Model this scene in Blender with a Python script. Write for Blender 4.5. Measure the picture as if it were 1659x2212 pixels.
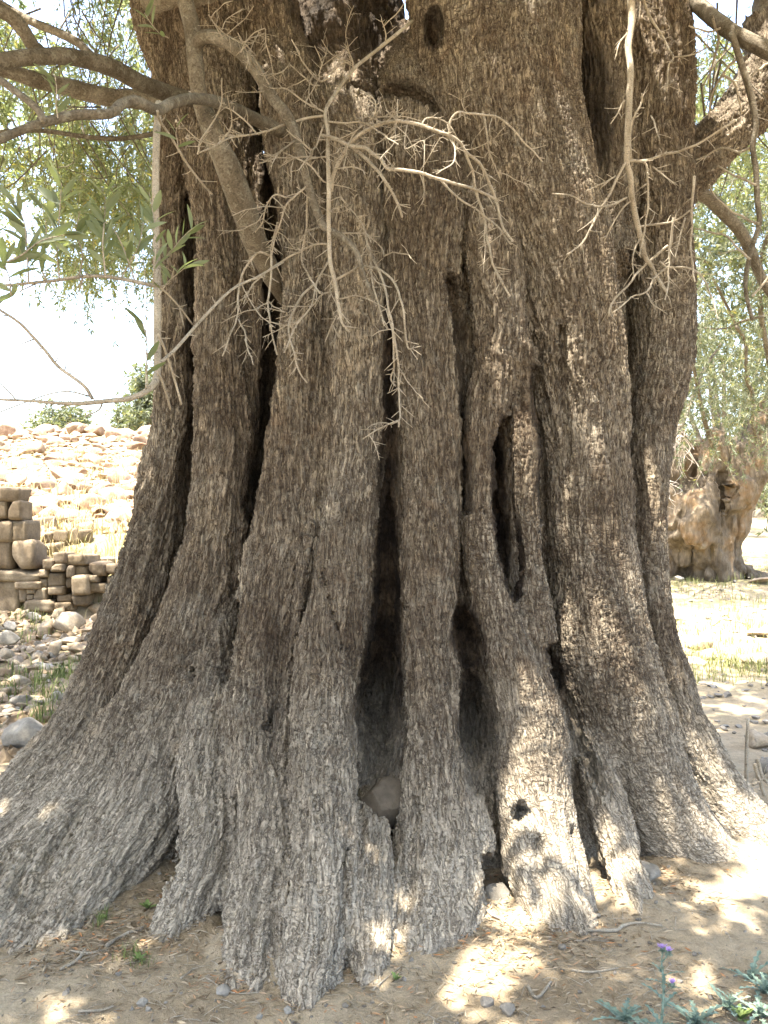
import bpy, math, random, time
import numpy as np
from mathutils import Vector, Matrix
T0 = time.time()
def tick(s): print('TICK %-22s %.1f' % (s, time.time() - T0))
SC = bpy.context.scene
COL = SC.collection
for _o in list(bpy.data.objects): bpy.data.objects.remove(_o)

# ---------------------------------------------------------------- camera
CAM_H = 1.60
F = 1840.6                       # focal length in units of a 1659 x 2212 picture
cam = bpy.data.cameras.new('camera'); camo = bpy.data.objects.new('camera', cam); COL.objects.link(camo)
camo.location = (0, 0, CAM_H); camo.rotation_euler = (math.radians(90), 0, 0)
cam.sensor_fit = 'VERTICAL'; cam.sensor_height = 24.0; cam.lens = 24.0 * F / 2212.0
cam.clip_start = 0.05; cam.clip_end = 9000
SC.camera = camo

# ---------------------------------------------------------------- sky, sun, exposure
TO_SUN = Vector((-0.20, -0.20, 0.96)).normalized()
SUN_EL = math.asin(TO_SUN.z); SUN_AZ = math.atan2(TO_SUN.x, TO_SUN.y)
W = bpy.data.worlds.new('World'); SC.world = W; W.use_nodes = True
nt = W.node_tree; nt.nodes.clear()
wo = nt.nodes.new('ShaderNodeOutputWorld'); bg = nt.nodes.new('ShaderNodeBackground'); sk = nt.nodes.new('ShaderNodeTexSky')
sk.sky_type = 'NISHITA'; sk.sun_disc = False; sk.sun_elevation = SUN_EL; sk.sun_rotation = SUN_AZ
sk.air_density = 1.0; sk.dust_density = 4.0; sk.ozone_density = 1.0
bg.inputs['Strength'].default_value = 0.15
nt.links.new(sk.outputs[0], bg.inputs[0]); nt.links.new(bg.outputs[0], wo.inputs[0])
sun = bpy.data.lights.new('sun', 'SUN'); sun.energy = 4.2; sun.angle = math.radians(0.53); sun.color = (1.0, 0.93, 0.82)
suno = bpy.data.objects.new('sun', sun); COL.objects.link(suno); suno.location = (-4, -4, 20)
suno.rotation_euler = TO_SUN.to_track_quat('Z', 'Y').to_euler()
SC.view_settings.view_transform = 'Standard'; SC.view_settings.look = 'None'
SC.view_settings.exposure = 2.95; SC.view_settings.gamma = 1.0; SC.view_settings.use_curve_mapping = False
SC.cycles.use_denoising = True; SC.cycles.use_adaptive_sampling = True; SC.cycles.adaptive_threshold = 0.015
SC.cycles.max_bounces = 5; SC.cycles.diffuse_bounces = 3; SC.cycles.transparent_max_bounces = 8
SC.cycles.sample_clamp_indirect = 6.0

# ---------------------------------------------------------------- helpers
rng = np.random.default_rng(11)
def unp(x, y, d):
    """real point at distance d (metres in front of the viewer's plane) seen at x, y of the 1659 x 2212 picture"""
    return ((x - 829.5) / F * d, d, CAM_H - (y - 1106.0) / F * d)
HT = np.random.default_rng(5).random(65536).astype(np.float32)
def hash3(i, j, k, s=0):
    return ((i * 73856093) ^ (j * 19349663) ^ (k * 83492791) ^ (s * 2654435)) & 65535
def vnoise(P, freq, seed=0):
    """value noise in -1..1 at points P (N,3)"""
    fr = np.asarray(freq, np.float32)
    q = P * fr + 1000.0
    i = np.floor(q).astype(np.int64); f = (q - i).astype(np.float32); f = f * f * (3 - 2 * f)
    x0, y0, z0 = i[:, 0] * 73856093, i[:, 1] * 19349663, i[:, 2] * 83492791
    x1, y1, z1 = x0 + 73856093, y0 + 19349663, z0 + 83492791
    s = seed * 2654435
    def H(a, b, c): return HT[(a ^ b ^ c ^ s) & 65535]
    fx, fy, fz = f[:, 0], f[:, 1], f[:, 2]
    c00 = H(x0, y0, z0) * (1 - fx) + H(x1, y0, z0) * fx
    c10 = H(x0, y1, z0) * (1 - fx) + H(x1, y1, z0) * fx
    c01 = H(x0, y0, z1) * (1 - fx) + H(x1, y0, z1) * fx
    c11 = H(x0, y1, z1) * (1 - fx) + H(x1, y1, z1) * fx
    return ((c00 * (1 - fy) + c10 * fy) * (1 - fz) + (c01 * (1 - fy) + c11 * fy) * fz) * 2 - 1
def fbm(P, freq, oct=3, seed=0):
    a, r, n = 1.0, 0, 0
    fr = np.asarray(freq, np.float32)
    for o in range(oct):
        r = r + a * vnoise(P, fr * 2 ** o, seed + o); n += a; a *= 0.5
    return r / n
def sstep(a, b, x):
    t = np.clip((x - a) / (b - a), 0, 1); return t * t * (3 - 2 * t)
def mesh_np(name, V, Fq, mats=(), smooth=True, attrs=None):
    """mesh from arrays; Fq (M,3) or (M,4)"""
    me = bpy.data.meshes.new(name)
    V = np.ascontiguousarray(V, np.float32); Fq = np.ascontiguousarray(Fq, np.int32)
    m, k = Fq.shape
    me.vertices.add(len(V)); me.vertices.foreach_set('co', V.ravel())
    me.loops.add(m * k); me.loops.foreach_set('vertex_index', Fq.ravel())
    me.polygons.add(m); me.polygons.foreach_set('loop_start', np.arange(0, m * k, k, dtype=np.int32))
    me.polygons.foreach_set('use_smooth', np.full(m, smooth))
    for n_, a in (attrs or {}).items():
        at = me.attributes.new(n_, 'FLOAT_COLOR', 'POINT')
        c = np.ones((len(V), 4), np.float32); c[:, :a.shape[1]] = a
        at.data.foreach_set('color', c.ravel())
    for mt in mats: me.materials.append(mt)
    me.update(calc_edges=True); me.validate()
    return me
def link(name, me, parent=None, loc=None):
    o = bpy.data.objects.new(name, me); COL.objects.link(o)
    if parent is not None: o.parent = parent
    if loc is not None: o.location = loc
    return o
def empty(name, loc=(0, 0, 0)):
    o = bpy.data.objects.new(name, None); COL.objects.link(o); o.location = loc; o.empty_display_size = 0.2
    return o
def tag(o, label=None, cat=None, group=None, kind=None):
    if label: o['label'] = label
    if cat: o['category'] = cat
    if group: o['group'] = group
    if kind: o['kind'] = kind
    return o
def put(name, me, root):
    """child of root whose mesh is in world coordinates (root is an unrotated Empty)"""
    o = link(name, me, root); o.matrix_parent_inverse = Matrix.Translation(-Vector(root.location)); return o
def crspline(P, n):
    """Catmull-Rom through rows of P (k,c), n steps per span"""
    P = np.asarray(P, float)
    if len(P) == 2: return np.array([P[0] + (P[1] - P[0]) * t for t in np.linspace(0, 1, n + 1)])
    Q = np.vstack([2 * P[0] - P[1], P, 2 * P[-1] - P[-2]]); out = []
    for i in range(1, len(Q) - 2):
        p0, p1, p2, p3 = Q[i - 1], Q[i], Q[i + 1], Q[i + 2]
        for t in np.arange(n) / n:
            out.append(0.5 * (2 * p1 + (p2 - p0) * t + (2 * p0 - 5 * p1 + 4 * p2 - p3) * t * t + (3 * p1 - p0 - 3 * p2 + p3) * t ** 3))
    out.append(P[-1]); return np.array(out)

# ---------------------------------------------------------------- node helpers
def new_mat(name, rough=0.9, spec=0.2):
    m = bpy.data.materials.new(name); m.use_nodes = True
    t = m.node_tree; b = t.nodes['Principled BSDF']
    b.inputs['Roughness'].default_value = rough; b.inputs['Specular IOR Level'].default_value = spec
    return m, t, b
def N(t, typ, **kw):
    n = t.nodes.new(typ)
    for k, v in kw.items():
        if k in n.inputs: n.inputs[k].default_value = v
        else: setattr(n, k, v)
    return n
def noise_node(t, scale, detail=4, rough=0.55, vec=None, dist=0.0):
    n = N(t, 'ShaderNodeTexNoise'); n.inputs['Scale'].default_value = scale; n.inputs['Detail'].default_value = detail
    n.inputs['Roughness'].default_value = rough; n.inputs['Distortion'].default_value = dist
    if vec is not None: t.links.new(vec, n.inputs['Vector'])
    return n.outputs['Fac']
def ramp(t, fac, stops, interp='LINEAR'):
    r = t.nodes.new('ShaderNodeValToRGB'); r.color_ramp.interpolation = interp
    el = r.color_ramp.elements
    while len(el) < len(stops): el.new(0.5)
    for e, (p, c) in zip(el, stops):
        e.position = p; e.color = (*c, 1) if len(c) == 3 else c
    t.links.new(fac, r.inputs[0]); return r.outputs[0]
def mix(t, fac, a, b, mode='MIX'):
    n = t.nodes.new('ShaderNodeMix'); n.data_type = 'RGBA'; n.blend_type = mode
    for sock, v in ((n.inputs[0], fac), (n.inputs[6], a), (n.inputs[7], b)):
        if isinstance(v, bpy.types.NodeSocket): t.links.new(v, sock)
        elif isinstance(v, (int, float)): sock.default_value = v
        else: sock.default_value = (*v, 1)
    return n.outputs[2]
def mth(t, op, a, b=None, clamp=False):
    n = t.nodes.new('ShaderNodeMath'); n.operation = op; n.use_clamp = clamp
    for s, v in zip(n.inputs, (a, b)):
        if v is None: continue
        if isinstance(v, bpy.types.NodeSocket): t.links.new(v, s)
        else: s.default_value = v
    return n.outputs[0]
def bump(t, b, h, strength=0.5, dist=0.01):
    n = t.nodes.new('ShaderNodeBump'); n.inputs['Strength'].default_value = strength; n.inputs['Distance'].default_value = dist
    t.links.new(h, n.inputs['Height']); t.links.new(n.outputs[0], b.inputs['Normal'])
def objpos(t): return t.nodes.new('ShaderNodeTexCoord').outputs['Object']
def objrand(t): return t.nodes.new('ShaderNodeObjectInfo').outputs['Random']
# ================================================================ the ancient trunk: fused strands as one volume
def depth_tab(x, y):
    """distance of the trunk's front at picture position x, y (design table, metres)"""
    XS = [-200, 0, 200, 350, 500, 700, 900, 1100, 1300, 1450, 1659, 1850]
    YS = [-300, 300, 900, 1200, 1400, 1600, 1800, 1900, 2000, 2130, 2250]
    TB = [[5, 5, 5, 4.75, 4.50, 4.40, 4.35, 4.25, 4.40, 4.75, 5, 5],
          [5, 5, 5, 4.75, 4.42, 4.17, 4.07, 4.05, 4.25, 4.65, 4.9, 5],
          [5, 5, 5, 4.70, 4.27, 4.00, 3.94, 3.95, 4.20, 4.65, 5, 5],
          [5, 5, 4.8, 4.45, 4.12, 3.90, 3.88, 3.88, 4.10, 4.55, 4.9, 5],
          [5, 4.9, 4.55, 4.25, 4.00, 3.80, 3.80, 3.80, 4.00, 4.40, 4.8, 5],
          [4.9, 4.6, 4.30, 4.00, 3.76, 3.60, 3.67, 3.66, 3.86, 4.18, 4.6, 4.8],
          [4.6, 4.2, 3.85, 3.62, 3.44, 3.33, 3.50, 3.50, 3.62, 3.88, 4.2, 4.4],
          [4.2, 3.8, 3.55, 3.42, 3.30, 3.16, 3.35, 3.36, 3.46, 3.70, 3.9, 4.1],
          [3.6, 3.35, 3.28, 3.28, 3.18, 3.02, 3.20, 3.25, 3.28, 3.35, 3.5, 3.6],
          [2.9, 2.88, 2.87, 2.87, 2.86, 2.82, 2.87, 2.88, 2.88, 2.9, 2.9, 2.9],
          [2.6, 2.6, 2.6, 2.6, 2.6, 2.6, 2.6, 2.6, 2.6, 2.6, 2.6, 2.6]]
    TB = np.array(TB)
    i = int(np.clip(np.searchsorted(YS, y) - 1, 0, len(YS) - 2)); v = np.clip((y - YS[i]) / (YS[i + 1] - YS[i]), 0, 1)
    r = TB[i] * (1 - v) + TB[i + 1] * v
    return float(np.interp(x, XS, r))
# strands: (x, y, half width[, extra depth]) in picture units; unprojected once to fixed points of the tree
STR = {
 'far_left':  [(392, 250, 40), (388, 420, 42), (388, 600, 44), (386, 800, 46), (378, 950, 52), (352, 1100, 55), (330, 1200, 60), (298, 1320, 66), (255, 1430, 72), (212, 1530, 78), (160, 1620, 84), (85, 1720, 90), (-30, 1830, 95)],
 'left_rib':  [(480, 300, 70), (478, 450, 58), (482, 600, 54), (490, 800, 62), (490, 950, 68), (478, 1100, 68), (462, 1200, 78), (432, 1330, 84), (390, 1450, 88), (335, 1560, 95), (262, 1680, 110), (185, 1800, 122), (95, 1930, 138), (10, 2060, 150)],
 'left_root': [(445, 1380, 50, .15), (430, 1460, 62, .03), (395, 1560, 85), (350, 1680, 95), (300, 1780, 100), (255, 1860, 95), (195, 1940, 95), (120, 2050, 85)],
 'left_toe':  [(210, 1650, 60), (100, 1760, 80), (10, 1850, 90), (-90, 1930, 100)],
 'column':    [(500, 1250, 40, .22), (488, 1340, 46, .12), (470, 1450, 52, .03), (455, 1560, 60), (452, 1680, 60), (447, 1780, 58), (437, 1860, 60), (425, 1930, 66), (405, 1985, 60)],
 'mid_a':     [(630, 100, 46, .6), (640, 190, 58, .2), (640, 300, 70), (648, 600, 72), (648, 900, 75), (625, 1100, 80), (595, 1300, 80), (565, 1450, 80), (552, 1560, 75), (572, 1700, 80), (582, 1850, 80), (562, 1990, 85), (550, 2070, 66)],
 'mid_b':     [(735, 110, 46, .6), (745, 215, 60, .15), (755, 350, 75), (768, 600, 75), (766, 800, 74), (755, 1000, 72), (735, 1150, 70), (712, 1300, 72), (690, 1450, 76), (680, 1600, 85), (692, 1750, 84), (692, 1880, 80), (690, 1990, 74), (680, 2060, 58)],
 'centre':    [(880, 110, 56, .6), (895, 230, 74, .14), (915, 400, 85), (920, 600, 76), (925, 800, 64), (930, 1000, 58), (935, 1200, 56), (935, 1400, 52), (935, 1600, 58), (930, 1700, 64), (930, 1800, 76), (920, 1900, 78), (912, 1975, 70)],
 'bulge':     [(798, 1740, 30, .25), (798, 1800, 38, .08), (795, 1870, 48, .03), (800, 1950, 46, .02), (800, 2000, 40)],
 'fifth':     [(1000, 300, 50, .25), (1032, 420, 60, .08), (1065, 560, 58), (1082, 680, 54), (1078, 790, 50), (1050, 890, 42), (1040, 1000, 40), (1040, 1100, 40), (1046, 1200, 44), (1066, 1300, 50), (1102, 1400, 56), (1132, 1500, 64), (1150, 1600, 74), (1152, 1700, 80), (1165, 1800, 86), (1185, 1900, 92), (1205, 1975, 80)],
 'fifth_b':   [(970, 1600, 45, .2), (978, 1700, 55, .04), (1000, 1800, 62), (1000, 1900, 60), (985, 1980, 55)],
 'bridge':    [(1095, 680, 40, .1), (1112, 760, 46), (1132, 860, 38), (1137, 1000, 27), (1142, 1100, 27), (1144, 1200, 32), (1150, 1300, 45), (1160, 1400, 45)],
 'main':      [(1055, -320, 190, .1), (1060, -100, 188, .05), (1068, 60, 182), (1085, 220, 168), (1130, 380, 150), (1185, 540, 136), (1222, 700, 122), (1250, 850, 108), (1262, 1000, 98), (1270, 1150, 98), (1282, 1300, 104), (1302, 1420, 108), (1330, 1520, 108), (1362, 1620, 104), (1402, 1720, 104), (1452, 1800, 98), (1515, 1865, 88), (1590, 1915, 75)],
 'main_toe':  [(1268, 1540, 34, .26), (1288, 1640, 40, .12), (1310, 1730, 46, .04), (1330, 1810, 50), (1345, 1870, 42)],
 'right':     [(1425, 330, 70), (1424, 500, 68), (1425, 650, 66), (1421, 800, 60), (1402, 950, 50), (1394, 1100, 42), (1400, 1250, 46), (1412, 1380, 52), (1436, 1470, 58), (1458, 1560, 66), (1500, 1650, 74), (1555, 1740, 80), (1615, 1820, 82), (1690, 1895, 90)],
 'right_knob': [(1445, 1450, 42, -.03), (1452, 1500, 40, -.03)],
 'right_stem': [(1390, -320, 85, .1), (1396, -100, 88, .1), (1402, 60, 88, .1), (1412, 220, 84, .08), (1420, 380, 74, .05)],
 'stem_shelf': [(1325, 560, 45, .10), (1310, 480, 60, .22), (1295, 340, 80, .32), (1290, 180, 85, .38), (1290, 40, 80, .36), (1300, -200, 80, .35)],
 'arm':       [(1440, 440, 50, .1), (1500, 350, 52, .1), (1570, 285, 50, .1), (1625, 220, 58, .15), (1655, 120, 50, .2), (1640, -20, 42, .3), (1620, -250, 40, .5)],
 'left_limb': [(395, -320, 160, .1), (422, -120, 158, .1), (440, 40, 142, .06), (462, 180, 112, .02), (484, 320, 86), (484, 440, 66)],
 'limb_link': [(560, -60, 60, .25), (600, 90, 55, .18), (628, 220, 62, .05), (640, 330, 60)],
 'back_stem': [(730, -320, 150, .75), (735, -100, 140, .7), (740, 60, 130, .6), (745, 200, 110, .45), (750, 330, 90, .3)],
}
# hollows: (x, y, half width), each list with (deepening, blend, bare, darkened wood)
CUT = [
 ([(402, 420, 9), (407, 600, 13), (414, 850, 15), (405, 1000, 21), (396, 1120, 23), (402, 1190, 12)], .45, .03, .7),
 ([(400, 1190, 9), (372, 1330, 10), (318, 1470, 10), (268, 1560, 8), (200, 1640, 7)], .6, .03, .2),
 ([(562, 310, 13), (578, 450, 24), (584, 600, 25), (580, 750, 25), (567, 880, 28), (549, 980, 26), (536, 1080, 24), (530, 1150, 11)], .3, .03, .8),
 ([(840, 640, 5), (843, 780, 12), (846, 900, 14), (843, 1000, 16), (838, 1150, 21), (835, 1300, 28), (826, 1450, 44), (814, 1560, 56), (822, 1650, 46), (822, 1730, 36)], .26, .008, 1.0, .04),
 ([(972, 600, 12), (998, 690, 25), (1004, 770, 18), (1000, 900, 12), (1006, 1000, 13), (1012, 1100, 9)], .6, .04, .8),
 ([(1088, 905, 8), (1085, 960, 24), (1088, 1060, 27), (1098, 1150, 25), (1110, 1230, 20), (1112, 1285, 10)], .25, .012, 1.0),
 ([(1008, 1318, 15), (1016, 1380, 34), (1030, 1445, 30)], .45, .010, 1.0, .09),
 ([(1030, 1485, 24), (1042, 1570, 42), (1046, 1650, 40), (1044, 1708, 24)], .32, .010, 1.0, .06),
 ([(1158, 800, 9), (1160, 850, 14), (1163, 950, 9), (1168, 1050, 7), (1170, 1120, 6)], .3, .015, 1.0),
 ([(1196, 1408, 18), (1222, 1470, 21), (1242, 1540, 15), (1266, 1610, 18), (1290, 1670, 18), (1308, 1715, 10)], .25, .012, .9),
 ([(1260, 1690, 5), (1268, 1760, 9), (1290, 1820, 8), (1318, 1858, 6)], .35, .015, .4),
 ([(1130, 1765, 17), (1126, 1786, 13)], .3, .012, .8),
 ([(1052, 1876, 15), (1062, 1920, 28), (1086, 1965, 32)], .25, .010, .9, .02),
 ([(1368, 540, 4), (1363, 700, 6), (1360, 900, 7), (1358, 1000, 8), (1357, 1140, 4)], .25, .012, .5),
 ([(507, 1730, 5), (504, 1800, 9), (494, 1852, 11)], .35, .015, .4),
 ([(394, 1790, 5), (386, 1860, 11), (368, 1912, 9)], .35, .015, .4),
 ([(1436, 1560, 10), (1448, 1612, 8)], .45, .02, .4),
 ([(1452, 1478, 7), (1444, 1486, 6)], .5, .012, .6),
 ([(594, 1535, 9), (582, 1572, 12)], .5, .02, .5),
 ([(512, 1400, 14), (500, 1470, 14)], .8, .05, .1),
 ([(418, 1452, 10), (424, 1470, 9)], .6, .03, .3),
 ([(765, 165, 14), (820, 160, 22), (890, 182, 20), (945, 225, 10)], .5, .03, .6),
 ([(932, 20, 14), (938, 55, 17), (940, 82, 8)], .4, .02, .9),
 ([(175, 1905, 10), (205, 1898, 8)], .7, .03, .1),
 ([(700, 1240, 8), (720, 1330, 9), (735, 1400, 6)], .7, .03, .1),
 ([(704, 300, 11), (708, 700, 11), (700, 1000, 12), (675, 1250, 12), (642, 1420, 11), (616, 1560, 10), (620, 1700, 7)], .9, .06, 0),
 ([(1215, 650, 8), (1225, 900, 9), (1225, 1100, 11), (1232, 1300, 8)], .9, .05, 0),
 ([(1310, 750, 8), (1320, 1000, 9), (1326, 1250, 10), (1370, 1450, 9), (1425, 1600, 9), (1480, 1720, 8)], .9, .05, 0),
 ([(440, 1250, 9), (402, 1400, 11), (350, 1530, 10), (270, 1660, 10), (190, 1780, 10), (110, 1890, 8)], .9, .05, 0),
 ([(622, 1740, 8), (628, 1900, 11), (614, 2050, 11)], .9, .05, 0),
 ([(322, 1700, 9), (272, 1800, 11), (200, 1900, 9)], .9, .05, 0),
 ([(1335, 1650, 9), (1382, 1760, 10), (1445, 1840, 9)], .9, .05, 0),
 ([(902, 1740, 7), (890, 1880, 9), (880, 1970, 9)], .9, .05, 0),
 ([(1162, 1820, 7), (1172, 1970, 9)], .9, .05, 0), ([(1232, 1800, 7), (1272, 1930, 8)], .9, .05, 0),
 ([(742, 1840, 7), (736, 2000, 9)], .9, .05, 0), ([(1484, 1640, 8), (1560, 1780, 9)], .9, .05, 0),
 ([(508, 1320, 15), (500, 1400, 19), (492, 1475, 13)], .6, .03, .15),
]
def to3(rows, n, front):
    R = []
    for r in rows:
        x, y, hw = r[:3]; e = r[3] if len(r) > 3 else 0
        d = depth_tab(x, y) + e; rad = hw / F * d
        d2 = d + rad * front
        R.append((*unp(x, y, d2), hw / F * d2))
    return crspline(R, n)
VH = 0.0145
G0 = np.array([-2.35, 2.62, -0.22]); G1 = np.array([2.80, 6.02, 4.72])
GN = np.ceil((G1 - G0) / VH).astype(int)
gx = (G0[0] + np.arange(GN[0]) * VH).astype(np.float32); gy = (G0[1] + np.arange(GN[1]) * VH).astype(np.float32); gz = (G0[2] + np.arange(GN[2]) * VH).astype(np.float32)
# heart of the trunk that the strands wrap
zt = [-.3, 0, .4, .8, 1.4, 2.0, 3.0, 3.5, 3.8]
ca = np.interp(gz, zt, [1.72, 1.66, 1.56, 1.42, 1.30, 1.26, 1.24, 1.15, .95]); cb = np.interp(gz, zt, [1.36, 1.32, 1.18, 1.01, .89, .85, .81, .76, .64]); cxm = np.interp(gz, zt, [-.02, 0, .03, .07, .12, .15, .18, .18, .18])
SD = np.empty(GN, np.float32)
for k in range(GN[2]):
    a_, b_ = ca[k], cb[k]
    SD[:, :, k] = (np.sqrt(((gx[:, None] - cxm[k]) / a_) ** 2 + ((gy[None, :] - 5.02) / b_) ** 2) - 1) * min(a_, b_)
    if gz[k] > 3.2: SD[:, :, k] = np.maximum(SD[:, :, k], (gz[k] - 3.5) * .8)
# coarse grid for the run of the bark fibres
CH = 0.05; CN = np.ceil((G1 - G0) / CH).astype(int) + 1
DIRF = np.zeros((*CN, 3), np.float32); DIRF[..., 2] = 0.02
ccx = G0[0] + np.arange(CN[0]) * CH; ccy = G0[1] + np.arange(CN[1]) * CH; ccz = G0[2] + np.arange(CN[2]) * CH
def boxof(lo, hi, h, nmax):
    a = np.clip(np.floor((lo - G0) / h).astype(int), 0, nmax); b = np.clip(np.ceil((hi - G0) / h).astype(int) + 1, 0, nmax); return a, b
def segd(px, py, pz, A, B, ys=1.0):
    a, b = A[:3].copy(), B[:3].copy(); a[1] *= ys; b[1] *= ys
    ab = b - a; l2 = float(ab @ ab) + 1e-12
    t = np.clip(((px - a[0]) * ab[0] + (py * ys - a[1]) * ab[1] + (pz - a[2]) * ab[2]) / l2, 0, 1).astype(np.float32)
    d = np.sqrt((px - a[0] - t * ab[0]) ** 2 + (py * ys - a[1] - t * ab[1]) ** 2 + (pz - a[2] - t * ab[2]) ** 2)
    return d - (A[3] + (B[3] - A[3]) * t)
def chain(P, pad, ys=1.0):
    R = P[:, 3].max() / ys + pad
    lo = (P[:, :3] - R).min(0); hi = (P[:, :3] + R).max(0); a, b = boxof(lo, hi, VH, GN)
    if np.any(b <= a): return None
    L = np.full(b - a, 9.0, np.float32)
    for A, B in zip(P[:-1], P[1:]):
        r = np.array([1, 1 / ys, 1]) * (max(A[3], B[3]) + pad)
        s, e = boxof(np.minimum(A[:3], B[:3]) - r, np.maximum(A[:3], B[:3]) + r, VH, GN)
        s = np.maximum(s, a); e = np.minimum(e, b)
        if np.any(e <= s): continue
        d = segd(gx[s[0]:e[0], None, None], gy[None, s[1]:e[1], None], gz[None, None, s[2]:e[2]], A, B, ys)
        v = L[s[0] - a[0]:e[0] - a[0], s[1] - a[1]:e[1] - a[1], s[2] - a[2]:e[2] - a[2]]
        np.minimum(v, d, out=v)
    return a, b, L
PLATED = []
for nm, rows in STR.items():
    P = to3(rows, 3, 0.92); kk = 0.045
    if rows[-1][1] > 1800:                        # roots run on into the soil
        u = P[-1, :3] - P[-4, :3]; u[2] = 0; u /= np.linalg.norm(u) + 1e-9; r_ = P[-1, 3]
        if u[1] > -0.3: u[1] = -0.3
        P = np.vstack([P, [*(P[-1, :3] + u * .14 + (0, 0, -.07)), r_ * .92], [*(P[-1, :3] + u * .30 + (0, 0, -.17)), r_ * .8]])
    c = chain(P, 0.14)
    if c is None: continue
    a, b, L = c
    v = SD[a[0]:b[0], a[1]:b[1], a[2]:b[2]]
    kk = (.030 + .045 * sstep(.45, .0, gz[a[2]:b[2]])).astype(np.float32)[None, None, :]
    h = np.clip(0.5 + 0.5 * (v - L) / kk, 0, 1); v[...] = v + (L - v) * h - kk * h * (1 - h)
    if nm in ('main', 'fifth', 'right', 'bridge'): PLATED.append(P)
    for A, B in zip(P[:-1], P[1:]):
        r = max(A[3], B[3]) + 0.12
        s, e = boxof(np.minimum(A[:3], B[:3]) - r, np.maximum(A[:3], B[:3]) + r, CH, CN)
        if np.any(e <= s): continue
        d = segd(ccx[s[0]:e[0], None, None], ccy[None, s[1]:e[1], None], ccz[None, None, s[2]:e[2]], A, B)
        w = np.exp(-np.clip(d + .05, 0, 9) / 0.04)
        u = A[:3] - B[:3]; u = u / (np.linalg.norm(u) + 1e-9)
        DIRF[s[0]:e[0], s[1]:e[1], s[2]:e[2]] += w[..., None] * u
tick('strands')
CUTP = []
for rows, ys, kk, bare, *ex in CUT:
    P = to3(rows, 3, 0.15); P[:, 1] += np.minimum(0.07, P[:, 3] * 1.6) + (ex[0] if ex else 0); ys = ys * .7; kk = kk * .7; CUTP.append((P, ys, bare))
    c = chain(P, kk + 0.02, ys)
    if c is None: continue
    a, b, L = c
    v = SD[a[0]:b[0], a[1]:b[1], a[2]:b[2]]; L = -L
    h = np.clip(0.5 - 0.5 * (v - L) / kk, 0, 1); v[...] = v + (L - v) * h + kk * h * (1 - h)
SD[0] = SD[-1] = 1; SD[:, 0] = SD[:, -1] = 1; SD[:, :, 0] = SD[:, :, -1] = 1
ZS = int((0.03 - G0[2]) / VH); SDS = SD[:, :, ZS].copy()      # outline of the roots at the soil
tick('hollows')
def surface_nets(S):
    I = S < 0
    nx, ny, nz = S.shape
    cnt = np.zeros((nx - 1, ny - 1, nz - 1), np.int8)
    corners = [(i, j, k) for i in (0, 1) for j in (0, 1) for k in (0, 1)]
    for (i, j, k) in corners: cnt += I[i:nx - 1 + i, j:ny - 1 + j, k:nz - 1 + k]
    act = (cnt > 0) & (cnt < 8); ijk = np.argwhere(act)
    idx = np.full(act.shape, -1, np.int32); idx[act] = np.arange(len(ijk))
    acc = np.zeros((len(ijk), 3), np.float32); n = np.zeros(len(ijk), np.float32)
    val = {c: S[ijk[:, 0] + c[0], ijk[:, 1] + c[1], ijk[:, 2] + c[2]] for c in corners}
    for c in corners:
        for ax in range(3):
            if c[ax]: continue
            c2 = list(c); c2[ax] = 1; c2 = tuple(c2)
            s1, s2 = val[c], val[c2]; m = (s1 < 0) != (s2 < 0)
            t = np.where(m, s1 / np.where(m, s1 - s2, 1), 0)
            p = np.tile(np.array(c, np.float32), (len(ijk), 1)); p[:, ax] = t
            acc[m] += p[m]; n += m
    V = (ijk + acc / n[:, None]) * VH + G0
    Q = []
    for ax in range(3):
        o = [(0, 0, 0)] * 4
        b, c = [(1, 2), (2, 0), (0, 1)][ax]
        sl0 = [slice(1, nx - 1), slice(1, ny - 1), slice(1, nz - 1)]; sl0[ax] = slice(0, S.shape[ax] - 1)
        sl1 = list(sl0); sl1[ax] = slice(1, S.shape[ax])
        A, B = I[tuple(sl0)], I[tuple(sl1)]
        for flip, m in ((0, A & ~B), (1, ~A & B)):
            e = np.argwhere(m); e[:, b] += 1; e[:, c] += 1
            if not len(e): continue
            q = []
            for db, dc in ((-1, -1), (0, -1), (0, 0), (-1, 0)):
                f = e.copy(); f[:, b] += db; f[:, c] += dc; q.append(idx[f[:, 0], f[:, 1], f[:, 2]])
            q = np.stack(q, 1)
            Q.append(q[:, ::-1] if flip else q)
    return V.astype(np.float32), np.vstack(Q)
def halves():
    j = int((5.12 - G0[1]) / VH)
    V, Q = surface_nets(SD[:, :j + 1])
    Vb, Qb = surface_nets(SD[::2, j - 3::2, ::2])
    Vb = (Vb - G0) * 2 + G0; Vb[:, 1] += (j - 3) * VH
    return V, Q, Vb, Qb
TV, TQ, BV, BQ = halves()
SHAPE_INFO = (TV.shape, TQ.shape)
tick('surface %s %s' % SHAPE_INFO)
def vnormals(V, Q):
    n = np.cross(V[Q[:, 2]] - V[Q[:, 0]], V[Q[:, 3]] - V[Q[:, 1]])
    o = np.zeros_like(V)
    for c in range(3):
        s = np.zeros(len(V))
        for k in range(4): s += np.bincount(Q[:, k], weights=n[:, c], minlength=len(V))
        o[:, c] = s
    return o / (np.linalg.norm(o, axis=1, keepdims=True) + 1e-9)
def relax(V, Q, it, lam=0.5):
    for _ in range(it):
        s = np.zeros_like(V); w = np.zeros(len(V))
        for k in range(4):
            a, b = Q[:, k], Q[:, (k + 1) % 4]
            w += np.bincount(a, minlength=len(V)) + np.bincount(b, minlength=len(V))
            for c in range(3):
                s[:, c] += np.bincount(a, weights=V[b, c], minlength=len(V)) + np.bincount(b, weights=V[a, c], minlength=len(V))
        V = V + lam * (s / w[:, None] - V)
    return V.astype(np.float32)
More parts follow.
